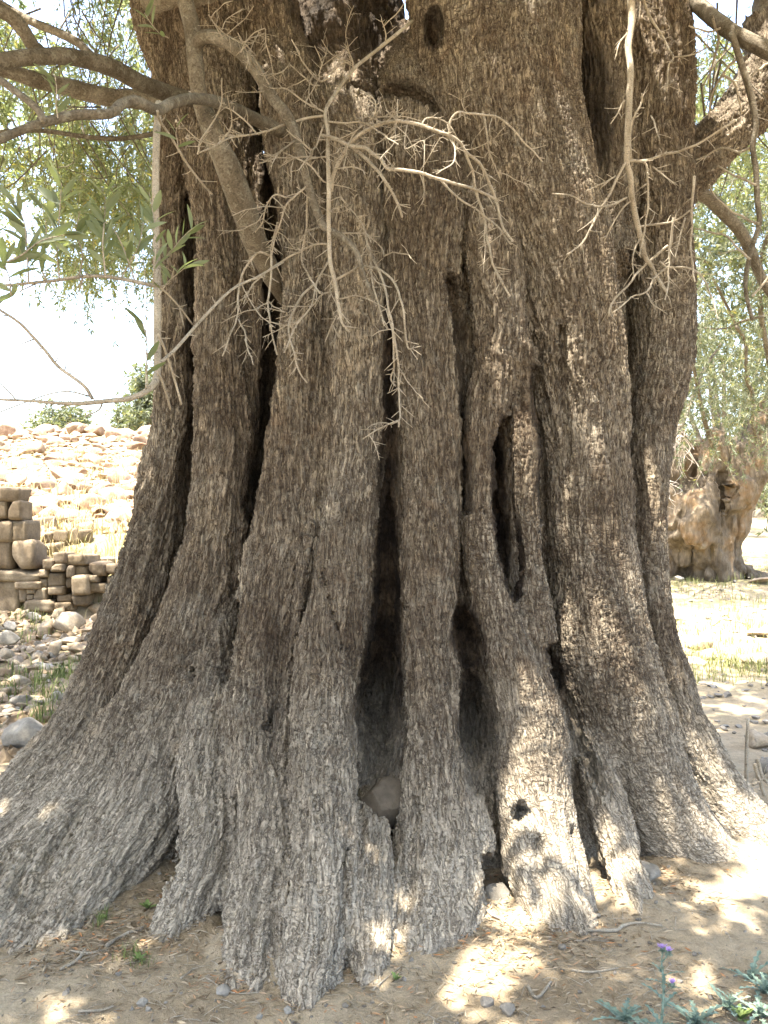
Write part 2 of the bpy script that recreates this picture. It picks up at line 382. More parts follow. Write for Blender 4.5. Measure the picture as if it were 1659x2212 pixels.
TV = relax(TV, TQ, 3, 0.5); BV = relax(BV, BQ, 2, 0.5)
# drop what lies under the ground or can never be seen, refine the side towards the viewer's half of the place
fc = TV[TQ].mean(1)
keep = fc[:, 2] > -0.16
TQ = TQ[keep]; fc = fc[keep]
fn = np.cross(TV[TQ[:, 2]] - TV[TQ[:, 0]], TV[TQ[:, 3]] - TV[TQ[:, 1]]); fn /= np.linalg.norm(fn, axis=1, keepdims=True) + 1e-9
vw = np.array([0, 0, CAM_H]) - fc; vw /= np.linalg.norm(vw, axis=1, keepdims=True)
fine = ((fn * vw).sum(1) > -0.22) & (fc[:, 2] > -0.04) & (fc[:, 2] < 4.4)
def subdiv(V, Q):
    e = np.stack([Q, np.roll(Q, -1, 1)], 2).reshape(-1, 2); e.sort(1)
    key = e[:, 0].astype(np.int64) * len(V) + e[:, 1]
    u, inv = np.unique(key, return_inverse=True)
    mid = (V[u // len(V)] + V[u % len(V)]) / 2
    cen = V[Q].mean(1)
    V2 = np.vstack([V, mid, cen]); nb = len(V); em = inv.reshape(-1, 4) + nb; cc = np.arange(len(Q)) + nb + len(u)
    Q2 = np.concatenate([np.stack([Q[:, k], em[:, k], cc, em[:, k - 1]], 1) for k in range(4)])
    return V2, Q2
FV, FQ = subdiv(TV, TQ[fine])
nb = len(FV)
cq = TQ[~fine]                                  # coarse faces share the first len(TV) vertices
BQ = BQ[BV[BQ].mean(1)[:, 2] > -0.16]
FV = np.vstack([FV, BV]); AQ = np.vstack([FQ, cq, BQ + nb]); nb = len(FV)
used = np.zeros(nb, bool); used[AQ.ravel()] = True
rm = np.cumsum(used) - 1; FV = FV[used]; AQ = rm[AQ].astype(np.int32)
FV = relax(FV.astype(np.float32), AQ, 1, 0.4)
tick('refined %d verts %d quads' % (len(FV), len(AQ)))
# ---------------------------------------------------------------- bark relief
def samp(P):
    q = np.clip((P - G0) / CH, 0, CN - 1.001); i = q.astype(int); f = (q - i).astype(np.float32); r = 0
    for a in (0, 1):
        for b in (0, 1):
            for c in (0, 1):
                w = (f[:, 0] if a else 1 - f[:, 0]) * (f[:, 1] if b else 1 - f[:, 1]) * (f[:, 2] if c else 1 - f[:, 2])
                r = r + DIRF[i[:, 0] + a, i[:, 1] + b, i[:, 2] + c] * w[:, None]
    return r
Nn = vnormals(FV, AQ).astype(np.float32)
DD = samp(FV)
wob = np.stack([fbm(FV, 5.0, 2, 60), fbm(FV, 5.0, 2, 70), 0 * FV[:, 0]], 1)
DD = DD / (np.linalg.norm(DD, axis=1, keepdims=True) + 1e-9) + 0.42 * wob
DD -= (DD * Nn).sum(1, keepdims=True) * Nn
DD /= np.linalg.norm(DD, axis=1, keepdims=True) + 1e-9; DD = DD.astype(np.float32)
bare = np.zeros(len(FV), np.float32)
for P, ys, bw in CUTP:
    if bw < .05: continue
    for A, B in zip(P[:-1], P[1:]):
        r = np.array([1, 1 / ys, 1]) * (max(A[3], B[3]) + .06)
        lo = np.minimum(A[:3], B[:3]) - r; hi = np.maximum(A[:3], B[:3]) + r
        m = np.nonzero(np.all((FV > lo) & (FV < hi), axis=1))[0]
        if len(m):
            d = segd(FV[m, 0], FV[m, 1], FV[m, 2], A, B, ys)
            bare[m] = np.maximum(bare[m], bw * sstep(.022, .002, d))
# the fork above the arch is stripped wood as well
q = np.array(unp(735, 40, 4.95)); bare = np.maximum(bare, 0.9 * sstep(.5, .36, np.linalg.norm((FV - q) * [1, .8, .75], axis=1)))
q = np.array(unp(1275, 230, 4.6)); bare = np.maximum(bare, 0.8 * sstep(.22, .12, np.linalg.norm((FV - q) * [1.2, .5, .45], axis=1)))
# slow lumps, long furrows
low = fbm(FV, (3.0, 3.0, 1.6), 2, 1) * 0.030 + fbm(FV, (9, 9, 4), 2, 8) * 0.012
FV = FV + Nn * low[:, None]
NV = 160
def noise_volume(seed, wl):
    r = np.random.default_rng(seed).standard_normal((NV, NV, NV)).astype(np.float32)
    k = np.fft.fftfreq(NV) ** 2; kz = np.fft.rfftfreq(NV) ** 2
    kk = np.sqrt(k[:, None, None] + k[None, :, None] + kz[None, None, :])
    f = np.fft.rfftn(r) * np.exp(-((kk - 1 / wl) / (0.35 / wl)) ** 2)
    r = np.fft.irfftn(f, (NV, NV, NV)).astype(np.float32); return (r / r.std()).ravel()
VOL = noise_volume(3, 5.0)
def lic(vox, length, taps, shift=0, D=None):
    """noise drawn out along the run of the fibres"""
    D = DD if D is None else D
    r = np.zeros(len(FV), np.float32); B = (FV / vox + shift).astype(np.float32)
    for k in np.linspace(-.5, .5, taps) * length / vox:
        q = np.rint(B + D * np.float32(k)).astype(np.int32) % NV
        r += VOL[(q[:, 0] * NV + q[:, 1]) * NV + q[:, 2]]
    return r / r.std()
FV = FV.astype(np.float32)
CR = np.cross(Nn, DD).astype(np.float32)
L0 = lic(.0150, .40, 15, 60)                     # broad flutes, 7 cm
L1 = lic(.0052, .15, 17, 7)                      # furrows, 3 cm
L2 = lic(.0029, .075, 15, 31)                    # strings, 1.5 cm
X1 = lic(.0110, .055, 7, 90, CR)                 # cracks across
tick('fibres')
pl = np.zeros(len(FV), np.float32)
for P in PLATED:
    for A, B in zip(P[::3][:-1], P[::3][1:]):
        r = max(A[3], B[3]) + .1; m = np.nonzero((FV[:, 2] > min(A[2], B[2]) - .1) & (FV[:, 2] < max(A[2], B[2]) + .1) & (np.abs(FV[:, 0] - (A[0] + B[0]) / 2) < r + .15))[0]
        if len(m): pl[m] = np.maximum(pl[m], sstep(.07, -.02, segd(FV[m, 0], FV[m, 1], FV[m, 2], A, B)))
region = np.clip(sstep(-.3, .3, fbm(FV, 2.2, 2, 90)) * .45 + .75 * pl * sstep(-.6, .1, fbm(FV, 1.7, 2, 95)), 0, 1)     # where the bark is plated, where it is stringy
def ridge(f, w): return np.clip(1 - np.abs(f) / w, 0, 1)
c1 = ridge(L1 + .35 * L2, .42); c2 = ridge(L2 + .25 * L1, .40); cx = ridge(X1 + .3 * L2, .20) * sstep(.2, .9, region + .25 * L0)
barky = 1 - bare
low_ = sstep(.75, .1, FV[:, 2]); amp = (1 - .5 * low_) * (.55 + .6 * sstep(-.5, .5, fbm(FV, 3.1, 3, 140)))
crack = amp * np.clip(c1 * .95 + c2 * .45 * (1 - .4 * region) + cx * .8, 0, 1.25)
plate = np.floor((L1 * 1.3 + X1 * .9 + 6)).astype(np.int64)
rid = HT[(plate * 7919 + np.floor(FV[:, 0] * 9).astype(np.int64) * 0) & 65535]
h = barky * (-0.0100 * crack + (1 - .45 * low_) * (0.0030 * np.clip(np.abs(L1), 0, 2) + 0.0018 * np.clip(L2, -2, 2)) + 0.0085 * np.clip(L0, -2, 2) * (1 - .75 * region) + 0.0035 * np.clip(L1, -2, 2) * (1 - region))
h += bare * (0.004 * np.clip(L1, -2, 2) + 0.0035 * np.clip(L2, -2, 2) + 0.006 * np.clip(L0, -2, 2) + 0.015 * fbm(FV, 14., 2, 77))
FV = (FV + Nn * h[:, None]).astype(np.float32)
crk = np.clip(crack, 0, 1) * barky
dust = sstep(0.95, 0.0, FV[:, 2] + 0.18 * fbm(FV, 4., 2, 55))
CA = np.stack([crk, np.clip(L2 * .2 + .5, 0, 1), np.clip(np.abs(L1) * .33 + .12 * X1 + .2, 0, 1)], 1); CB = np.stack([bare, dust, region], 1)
zz = FV[:, 2]
al = np.interp(zz, [0, .2, .42, .65, 1.15, 1.5, 2, 4.7], [2.15, 1.9, 1.74, 1.66, 1.47, 1.38, 1.3, 1.25]); ar = np.interp(zz, [0, .1, .4, .6, 1, 1.6, 2, 4.7], [2.15, 2.03, 1.80, 1.72, 1.59, 1.54, 1.56, 1.6])
yf = np.interp(zz, [0, .15, .3, .6, 1.0, 1.6, 3.0, 4.7], [2.95, 3.2, 3.42, 3.64, 3.80, 3.90, 4.05, 4.2])
wx = sstep(-.6, .6, FV[:, 0]); CC = np.stack([FV[:, 0] * 1.4 / (al * (1 - wx) + ar * wx), FV[:, 1] - yf, zz], 1)
tick('bark')

# ---------------------------------------------------------------- bark material
def bark_material():
    m, t, b = new_mat('old_olive_bark', 0.93, 0.12)
    A = N(t, 'ShaderNodeAttribute', attribute_name='barka'); B = N(t, 'ShaderNodeAttribute', attribute_name='barkb')
    sa = N(t, 'ShaderNodeSeparateColor'); sb = N(t, 'ShaderNodeSeparateColor')
    t.links.new(A.outputs['Color'], sa.inputs[0]); t.links.new(B.outputs['Color'], sb.inputs[0])
    pos = objpos(t)
    big = noise_node(t, 1.6, 4, .6, pos); mid = noise_node(t, 9, 5, .62, pos); fine = noise_node(t, 140, 4, .7, pos)
    col = ramp(t, big, [(.30, (.135, .112, .084)), (.50, (.188, .164, .128)), (.70, (.232, .212, .174))])
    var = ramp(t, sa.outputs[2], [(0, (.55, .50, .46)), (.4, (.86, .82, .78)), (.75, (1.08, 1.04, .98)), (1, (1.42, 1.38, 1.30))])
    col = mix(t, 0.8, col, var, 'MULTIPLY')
    # fine strings and cracks drawn out along the run of the wood, in coordinates with the root flare taken out
    Cn = N(t, 'ShaderNodeAttribute', attribute_name='barkc')
    wn = N(t, 'ShaderNodeTexNoise'); wn.inputs['Scale'].default_value = 14; wn.inputs['Detail'].default_value = 2; t.links.new(pos, wn.inputs['Vector'])
    vm = N(t, 'ShaderNodeVectorMath', operation='MULTIPLY_ADD'); t.links.new(wn.outputs['Color'], vm.inputs[0]); vm.inputs[1].default_value = (.040, .040, .040); t.links.new(Cn.outputs['Vector'], vm.inputs[2])
    def mapped(sx, sy, sz):
        mp = N(t, 'ShaderNodeMapping'); mp.inputs['Scale'].default_value = (sx, sy, sz); t.links.new(vm.outputs[0], mp.inputs[0]); return mp.outputs[0]
    n1 = noise_node(t, 1, 2, .55, mapped(72, 34, 7.2)); fs = noise_node(t, 1, 2.5, .65, mapped(140, 75, 12)); n2 = noise_node(t, 1, 1, .5, mapped(15, 10, 36))
    def line(n_, k): return mth(t, 'SUBTRACT', 1.0, mth(t, 'MULTIPLY', mth(t, 'ABSOLUTE', mth(t, 'SUBTRACT', n_, .5)), k), True)
    hs = mth(t, 'MAXIMUM', line(n1, 19), mth(t, 'MULTIPLY', line(n2, 24), mth(t, 'MULTIPLY', sb.outputs[2], .95)))
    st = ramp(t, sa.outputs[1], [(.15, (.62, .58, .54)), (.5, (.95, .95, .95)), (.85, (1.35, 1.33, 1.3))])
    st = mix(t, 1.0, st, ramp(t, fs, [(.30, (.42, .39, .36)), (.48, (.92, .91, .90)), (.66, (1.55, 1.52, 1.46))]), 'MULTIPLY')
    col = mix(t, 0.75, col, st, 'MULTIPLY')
    lich = ramp(t, mid, [(.55, (0, 0, 0)), (.68, (1, 1, 1))])
    lm = mth(t, 'MULTIPLY', lich, 0.30)
    col = mix(t, lm, col, (.235, .225, .185))
    rust = ramp(t, noise_node(t, 6.5, 3, .6, pos, .4), [(.60, (0, 0, 0)), (.72, (1, 1, 1))])
    col = mix(t, mth(t, 'MULTIPLY', rust, 0.24), col, (.18, .105, .058))
    wood = ramp(t, noise_node(t, 5, 5, .65, pos), [(.34, (.012, .010, .009)), (.50, (.032, .025, .019)), (.68, (.095, .070, .048))])  # black-stained wood, with the dark of the hollows also put into its colour
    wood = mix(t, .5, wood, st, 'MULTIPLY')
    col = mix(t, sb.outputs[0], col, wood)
    mps = N(t, 'ShaderNodeMapping'); mps.inputs['Scale'].default_value = (3.2, 3.2, .8); t.links.new(pos, mps.inputs[0])
    stain = ramp(t, noise_node(t, 1, 5, .6, mps.outputs[0], .3), [(.50, (0, 0, 0)), (.66, (1, 1, 1))])
    col = mix(t, mth(t, 'MULTIPLY', stain, .55), col, mix(t, 1.0, col, (.38, .34, .30), 'MULTIPLY'))
    pale = ramp(t, noise_node(t, 1, 5, .6, mps.outputs[0], .8), [(.34, (1, 1, 1)), (.46, (0, 0, 0))])
    col = mix(t, mth(t, 'MULTIPLY', pale, .45), col, mix(t, 1.0, col, (1.55, 1.5, 1.38), 'MULTIPLY'))
    dustc = mix(t, mid, (.36, .315, .24), (.46, .41, .325))
    col = mix(t, mth(t, 'MULTIPLY', sb.outputs[1], 0.66), col, mix(t, .6, dustc, st, 'MULTIPLY'))
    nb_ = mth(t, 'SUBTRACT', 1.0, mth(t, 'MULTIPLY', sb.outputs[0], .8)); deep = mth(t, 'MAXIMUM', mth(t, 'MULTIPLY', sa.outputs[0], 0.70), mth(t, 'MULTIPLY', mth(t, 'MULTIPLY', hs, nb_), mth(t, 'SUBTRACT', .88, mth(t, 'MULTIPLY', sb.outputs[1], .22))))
    col = mix(t, deep, col, (.045, .030, .020))  # cracks darker by nature, deepened in colour to stand in for relief shading
    col = mix(t, 0.45, col, ramp(t, fine, [(.3, (.6, .6, .6)), (.7, (1.35, 1.35, 1.35))]), 'MULTIPLY')
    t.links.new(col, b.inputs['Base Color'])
    bump(t, b, mth(t, 'ADD', mth(t, 'MULTIPLY', fs, .9), mth(t, 'ADD', mth(t, 'MULTIPLY', fine, .35), mth(t, 'MULTIPLY', hs, -.8))), 0.8, 0.008)
    return m
M_BARK = bark_material()
tree = empty('olive_tree', (0.1, 4.9, 0))
tag(tree, 'huge ancient olive tree with fluted hollow trunk and spreading roots', 'tree')
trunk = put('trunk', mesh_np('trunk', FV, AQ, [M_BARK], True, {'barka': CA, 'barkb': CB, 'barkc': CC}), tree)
tick('trunk mesh')
del SD
# ================================================================ terrain
VH0 = VH
def terrain(x, y):
    x = np.asarray(x, float); y = np.asarray(y, float)
    wl = sstep(2.5, -2.5, x)
    hl = np.interp(y, [0, 6, 10, 11.25, 11.75, 12.4, 18, 26, 29, 40, 300], [0, 0, .22, .26, .80, 1.22, 2.35, 3.98, 4.15, 4.0, 3.0])
    hr = np.interp(y, [0, 9, 13, 17, 24, 40, 300], [0, 0, .16, .36, .7, 1.2, 1.5])
    h = hl * wl + hr * (1 - wl)
    P = np.stack([x.ravel(), y.ravel(), 0 * x.ravel()], 1)
    far = sstep(5, 12, y).ravel()
    n = fbm(P, .9, 3, 200) * (.035 + .12 * far) + fbm(P, 7., 3, 210) * .016 + fbm(P, 30., 2, 220) * .006
    rr = np.sqrt(((x - .1) / 2.0) ** 2 + ((y - 4.9) / 1.75) ** 2)
    mound = .03 * sstep(1.5, .8, rr)
    i = np.clip((x - G0[0]) / VH0, 0, SDS.shape[0] - 1.01); j = np.clip((y - G0[1]) / VH0, 0, SDS.shape[1] - 1.01)
    d = SDS[i.astype(int), j.astype(int)]
    near = sstep(.10, .0, d) * (.018 + .035 * fbm(P, 5., 2, 230).reshape(x.shape))
    return h + n.reshape(x.shape) + mound + near - .02
def geo(a, b, n): return np.geomspace(a, b, n)
gxs = np.concatenate([-geo(4000, 2.5, 100)[:-1], np.linspace(-2.5, 2.5, 270), geo(2.5, 4000, 100)[1:]])
gys = np.concatenate([-geo(4000, 3, 24)[:-1], np.linspace(-3, 2.3, 12)[:-1], np.linspace(2.3, 4.4, 140), geo(4.4, 5000, 190)[1:]])
GX, GY = np.meshgrid(gxs, gys, indexing='ij'); GZ = terrain(GX, GY)
ii = np.arange(len(gxs) * len(gys)).reshape(GX.shape)
gq = np.stack([ii[:-1, :-1], ii[1:, :-1], ii[1:, 1:], ii[:-1, 1:]], -1).reshape(-1, 4)
def ground_material():
    m, t, b = new_mat('dusty_soil', 0.95, 0.1)
    pos = objpos(t)
    a = noise_node(t, 1.3, 5, .6, pos); f = noise_node(t, 22, 6, .7, pos); g = noise_node(t, 190, 3, .7, pos)
    col = ramp(t, a, [(.3, (.235, .182, .118)), (.5, (.31, .247, .165)), (.7, (.375, .312, .218))])
    col = mix(t, .7, col, ramp(t, f, [(.25, (.52, .50, .47)), (.5, (.98, .98, .98)), (.75, (1.35, 1.33, 1.28))]), 'MULTIPLY')
    col = mix(t, .6, col, ramp(t, g, [(.25, (.6, .6, .58)), (.75, (1.4, 1.4, 1.38))]), 'MULTIPLY')
    # dry grass cover farther off
    sep = N(t, 'ShaderNodeSeparateXYZ'); t.links.new(pos, sep.inputs[0])
    fy = ramp(t, mth(t, 'DIVIDE', sep.outputs[1], 20.0), [(.30, (0, 0, 0)), (.55, (1, 1, 1))])
    gr = ramp(t, noise_node(t, .8, 5, .65, pos), [(.40, (0, 0, 0)), (.58, (1, 1, 1))])
    grass = mix(t, f, (.23, .185, .085), (.16, .165, .062))
    col = mix(t, mth(t, 'MULTIPLY', mth(t, 'MULTIPLY', fy, gr), .8), col, grass)
    t.links.new(col, b.inputs['Base Color'])
    v = N(t, 'ShaderNodeTexVoronoi'); v.inputs['Scale'].default_value = 70; t.links.new(pos, v.inputs['Vector'])
    hgt = mth(t, 'ADD', mth(t, 'MULTIPLY', f, 1.2), mth(t, 'ADD', g, mth(t, 'MULTIPLY', v.outputs['Distance'], -.5)))
    bump(t, b, hgt, .7, .012)
    return m
ground = link('ground', mesh_np('ground', np.stack([GX, GY, GZ], -1).reshape(-1, 3), gq, [ground_material()]))
tag(ground, 'pale dusty soil with dry grass rising to a stony hillside', kind='structure')
def ground_at(x, y):
    return float(terrain(np.array([x]), np.array([y]))[0])
def hit(x, y, dmin=2.3, dmax=60):
    """point of the terrain seen at x, y"""
    d = np.geomspace(dmin, dmax, 900); P = np.array(unp(x, y, 1.0)); X = (x - 829.5) / F * d; Z = CAM_H - (y - 1106.0) / F * d
    g = terrain(X, d); k = np.nonzero(Z <= g)[0]
    k = k[0] if len(k) else len(d) - 1
    return np.array([X[k], d[k], g[k]])
tick('ground')

# ================================================================ stones
import bmesh
def ico(sub):
    bm = bmesh.new(); bmesh.ops.create_icosphere(bm, subdivisions=sub, radius=1.0)
    V = np.array([v.co[:] for v in bm.verts]); Fc = np.array([[v.index for v in f.verts] for f in bm.faces]); bm.free(); return V, Fc
ICO3, ICO4 = ico(3), ico(4)
def rock_mesh(name, seed, mat, base=None, planes=9, rough=.05, box=0.0, clip=(.55, .85)):
    V, Fc = base or ICO3; V = V.copy(); r = np.random.default_rng(seed)
    if box:
        V = np.sign(V) * np.abs(V) ** box; V /= np.abs(V).max()
    for _ in range(planes):
        n = r.normal(size=3); n /= np.linalg.norm(n); d = r.uniform(*clip)
        s = V @ n; V = V - np.maximum(s - d, 0)[:, None] * n * .93
    V = V + (V / (np.linalg.norm(V, axis=1, keepdims=True) + 1e-6)) * (rough * fbm(V + seed * 3.1, 2.2, 3, seed) + rough * .45 * fbm(V + seed, 7., 2, seed + 9))[:, None]
    V = V / np.abs(V).max(0)
    me = mesh_np(name, V, Fc, [mat]); return me
def rock_material(name, c1, c2, c3):
    m, t, b = new_mat(name, .92, .15)
    pos = objpos(t); geo_ = N(t, 'ShaderNodeNewGeometry')
    wp = geo_.outputs['Position']; a = noise_node(t, 3.1, 6, .65, wp); f = noise_node(t, 34, 5, .7, wp); h = noise_node(t, 160, 3, .6, wp)
    col = ramp(t, a, [(.32, c1), (.5, c2), (.68, c3)])
    rnd = ramp(t, objrand(t), [(0, (.62, .56, .50)), (.35, (.92, .90, .86)), (.7, (1.05, 1.0, .92)), (1, (1.25, 1.22, 1.2))])
    col = mix(t, .85, col, rnd, 'MULTIPLY')
    col = mix(t, .6, col, ramp(t, f, [(.3, (.55, .55, .55)), (.7, (1.3, 1.3, 1.3))]), 'MULTIPLY')
    t.links.new(col, b.inputs['Base Color']); bump(t, b, mth(t, 'ADD', f, mth(t, 'MULTIPLY', h, .5)), .6, .012)
    return m
M_ROCK = rock_material('weathered_limestone', (.185, .135, .085), (.30, .245, .175), (.40, .355, .29))
M_GREY = rock_material('grey_limestone', (.165, .150, .125), (.25, .235, .205), (.34, .325, .295))
M_WALL = rock_material('ochre_wall_stone_shaded', (.10, .078, .052), (.155, .125, .088), (.22, .185, .135))  # stone colour darkened to carry the tree shade over the wall
M_RED = rock_material('rusty_fieldstone', (.15, .085, .050), (.25, .185, .13), (.40, .34, .27))
ROCKS = [rock_mesh('rock', 300 + k, M_ROCK if k % 3 else M_GREY, planes=13, rough=.06, clip=(.42, .78)) for k in range(9)]
SLABS = [rock_mesh('slab', 330 + k, M_RED, planes=12, clip=(.45, .8)) for k in range(7)]
def cube_grid(n):
    bm = bmesh.new(); bmesh.ops.create_cube(bm, size=2.0); bmesh.ops.subdivide_edges(bm, edges=bm.edges[:], cuts=n, use_grid_fill=True); bmesh.ops.triangulate(bm, faces=bm.faces[:])
    V = np.array([v.co[:] for v in bm.verts]); Fc = np.array([[v.index for v in f.verts] for f in bm.faces]); bm.free()
    e = np.abs(V) ** 12; V = V / (e.sum(1, keepdims=True)) ** (1 / 12); return V, Fc
CUBE = cube_grid(5)
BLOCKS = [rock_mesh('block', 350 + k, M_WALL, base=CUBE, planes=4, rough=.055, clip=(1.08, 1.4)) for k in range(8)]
def place(o, loc, size, rz=0, tilt=(0, 0)):
    o.location = loc; o.scale = size; o.rotation_euler = (tilt[0], tilt[1], rz); return o
R_ = random.Random(4)
def rock_thing(name, me, x, y, w, h, label, group=None, sink=.22, d=None, cat='rock', depthf=.85, rz=None):
    """a rock seen at x, y (its middle) w wide and h high in picture units, resting on the terrain"""
    if d is None:
        p = hit(x, y + h * .42)
    else: p = np.array(unp(x, y + h * .42, d))
    s = p[1] / F
    o = link(name, me)
    hw, hh = w * s / 2, h * s / 2
    z = p[2] + hh * (1 - sink)
    place(o, (p[0], p[1] + hw * .5, z), (hw, hw * depthf, hh), rz if rz is not None else R_.uniform(-.35, .35), (R_.uniform(-.15, .15), R_.uniform(-.15, .15)))
    tag(o, label, cat, group); return o

# ---- dry stone wall on the left
wall = empty('dry_stone_wall', tuple(hit(90, 1330)))
tag(wall, 'low dry stone wall of stacked tan blocks below the stony slope', 'wall')
WS = [(-70, -160, 130, -75), (-60, -72, 60, 40), (60, -70, 140, 52), (-60, 60, 90, 188), (88, 62, 186, 190), (92, 192, 232, 368), (-50, 192, 90, 366), (-60, 372, 262, 446), (-60, 452, 128, 672), (265, 375, 322, 424), (114, 450, 270, 497), (274, 427, 322, 482), (325, 390, 436, 474), (436, 345, 474, 418), (476, 347, 582, 408), (441, 280, 582, 345), (358, 266, 440, 336), (288, 308, 356, 372), (350, 340, 434, 388), (432, 424, 476, 490), (476, 412, 580, 532), (584, 330, 692, 410), (692, 338, 816, 412), (582, 412, 642, 456), (128, 498, 186, 582), (188, 498, 246, 532), (240, 486, 322, 566), (324, 476, 432, 530), (384, 534, 482, 580), (164, 570, 352, 645), (190, 534, 240, 570), (352, 582, 480, 640), (480, 535, 580, 600), (584, 458, 700, 520), (700, 415, 820, 470)]
for k, (a, b_, c, d_) in enumerate(WS):
    x, y, w, h = (a + c) / 6, 1106 + (b_ + d_) / 6, (c - a) / 3, (d_ - b_) / 3
    dd = 11.2 + R_.uniform(-.05, .06); p = unp(x, y, dd); s = dd / F
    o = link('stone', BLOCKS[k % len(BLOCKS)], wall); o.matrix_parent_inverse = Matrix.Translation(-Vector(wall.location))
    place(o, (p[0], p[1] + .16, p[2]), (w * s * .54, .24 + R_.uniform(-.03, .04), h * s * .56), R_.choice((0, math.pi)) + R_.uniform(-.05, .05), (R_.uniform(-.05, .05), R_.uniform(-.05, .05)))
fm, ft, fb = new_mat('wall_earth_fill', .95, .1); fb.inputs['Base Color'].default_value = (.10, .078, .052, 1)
fv = []
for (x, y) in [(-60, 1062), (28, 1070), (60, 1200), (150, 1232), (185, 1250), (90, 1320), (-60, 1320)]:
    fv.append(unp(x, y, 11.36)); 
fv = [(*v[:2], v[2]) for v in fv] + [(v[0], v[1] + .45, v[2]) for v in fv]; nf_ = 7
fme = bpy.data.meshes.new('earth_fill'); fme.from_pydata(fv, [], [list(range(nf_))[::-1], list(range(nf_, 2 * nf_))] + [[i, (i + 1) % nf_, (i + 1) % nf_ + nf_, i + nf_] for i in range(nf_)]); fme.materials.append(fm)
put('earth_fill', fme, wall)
# blocks tumbled on the slope above the wall
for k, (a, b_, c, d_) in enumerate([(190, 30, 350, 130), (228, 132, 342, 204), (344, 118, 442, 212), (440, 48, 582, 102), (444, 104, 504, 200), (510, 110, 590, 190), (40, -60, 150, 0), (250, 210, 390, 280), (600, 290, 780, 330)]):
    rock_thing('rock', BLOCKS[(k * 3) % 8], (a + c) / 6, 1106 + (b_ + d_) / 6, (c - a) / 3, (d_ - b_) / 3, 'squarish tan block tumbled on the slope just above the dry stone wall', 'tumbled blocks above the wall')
# rubble heap below the wall
RB = [(420, 740, 170, 140), (270, 770, 130, 110), (50, 830, 120, 110), (620, 640, 130, 90), (640, 700, 110, 80), (670, 780, 100, 90), (590, 830, 90, 90), (500, 890, 130, 80), (440, 845, 130, 50), (330, 890, 110, 110), (250, 950, 110, 60), (385, 955, 70, 60), (470, 955, 80, 50), (360, 660, 100, 70), (210, 690, 90, 60), (160, 735, 60, 50), (460, 640, 90, 50), (560, 620, 90, 50), (720, 590, 90, 70), (690, 545, 100, 60), (560, 510, 90, 50), (650, 500, 80, 60), (520, 570, 80, 50), (440, 560, 100, 40), (150, 660, 60, 50), (30, 1060, 120, 80), (100, 1110, 130, 70), (40, 930, 100, 80), (590, 960, 90, 70), (500, 1110, 80, 80), (370, 1200, 90, 60), (250, 1180, 80, 50), (120, 1240, 110, 70), (460, 1260, 80, 60), (230, 1300, 120, 60), (130, 1010, 60, 40), (780, 420, 60, 60), (740, 660, 50, 60), (650, 870, 60, 50), (180, 830, 90, 50), (60, 750, 90, 60), (300, 1010, 80, 50), (20, 1170, 90, 60), (560, 1040, 70, 60), (440, 1050, 60, 40), (320, 1110, 60, 40), (60, 1310, 90, 60), (340, 590, 60, 40), (600, 460, 60, 40), (700, 470, 80, 50), (760, 500, 60, 50)]
for (cx, cy, w, h) in RB:
    k_ = R_.randrange(9); c_ = 'tan' if k_ % 3 else 'grey'; s_ = 'large' if w > 105 else 'middling' if w > 75 else 'smallish'; z_ = 'close under the dry stone wall' if cy < 720 else 'halfway between the wall and the boulders' if cy < 1000 else 'near the boulders by the trunk'
    rock_thing('rock', ROCKS[k_], cx / 3, 1106 + cy / 3, w / 2.5, h / 2.5, '%s %s limestone rock in the rubble heap %s' % (s_, c_, z_), 'rocks of the rubble heap')
for k in range(190):
    cx, cy = R_.uniform(-40, 800), R_.uniform(480, 1350)
    if cx > 800 - (cy - 480) * .40: continue
    w = R_.uniform(26, 90); k_ = R_.randrange(9); rock_thing('rock', ROCKS[k_], cx / 3, 1106 + cy / 3, w / 3, w * R_.uniform(.55, .8) / 3, '%s half-buried %s limestone chunk in the rubble %s' % ('broad' if w > 58 else 'small', 'tan' if k_ % 3 else 'grey', 'at the foot of the wall' if cy < 720 else 'between wall and boulders' if cy < 1000 else 'beside the boulders'), 'half-buried chunks of the rubble heap', sink=.35)
NEAR = [rock_mesh('rock', 380 + k, M_GREY, base=ICO4, planes=10, rough=.06) for k in range(5)]
rock_thing('boulder', NEAR[0], 42, 1594, 104, 78, 'rounded grey boulder beside the roots at the left of the trunk', d=5.6, cat='boulder', rz=.2)
rock_thing('boulder', NEAR[1], 118, 1580, 74, 52, 'low grey boulder wedged between the rounded boulder and the trunk', d=5.85, cat='boulder', rz=.1)
# stony slope
def scatter_slope(n, seed):
    r = np.random.default_rng(seed); out = []
    while len(out) < n:
        y = 12.8 + 15.5 * r.random() ** .9; x = -y * r.uniform(.255, .50)
        out.append((x, y))
    return np.array(out)
pts = scatter_slope(170, 6); gz_ = terrain(pts[:, 0], pts[:, 1])
for (x, y), z in zip(pts, gz_):
    o = link('rock', SLABS[R_.randrange(7)]); w = R_.uniform(.14, .36) * (1 + .02 * (y - 13))
    place(o, (x, y, z + w * .13), (w, w * R_.uniform(.6, .95), w * R_.uniform(.4, .75)), R_.uniform(0, 6.3), (R_.uniform(-.35, .35), R_.uniform(-.35, .35)))
    tag(o, '%s rusty fieldstone lying %s of the sunlit stony hillside' % ('broad' if w > .36 else 'middling' if w > .26 else 'small', 'on the crest' if y > 24 else 'halfway up the slope' if y > 17 else 'low on the slope'), 'rock', 'fieldstones on the hillside')
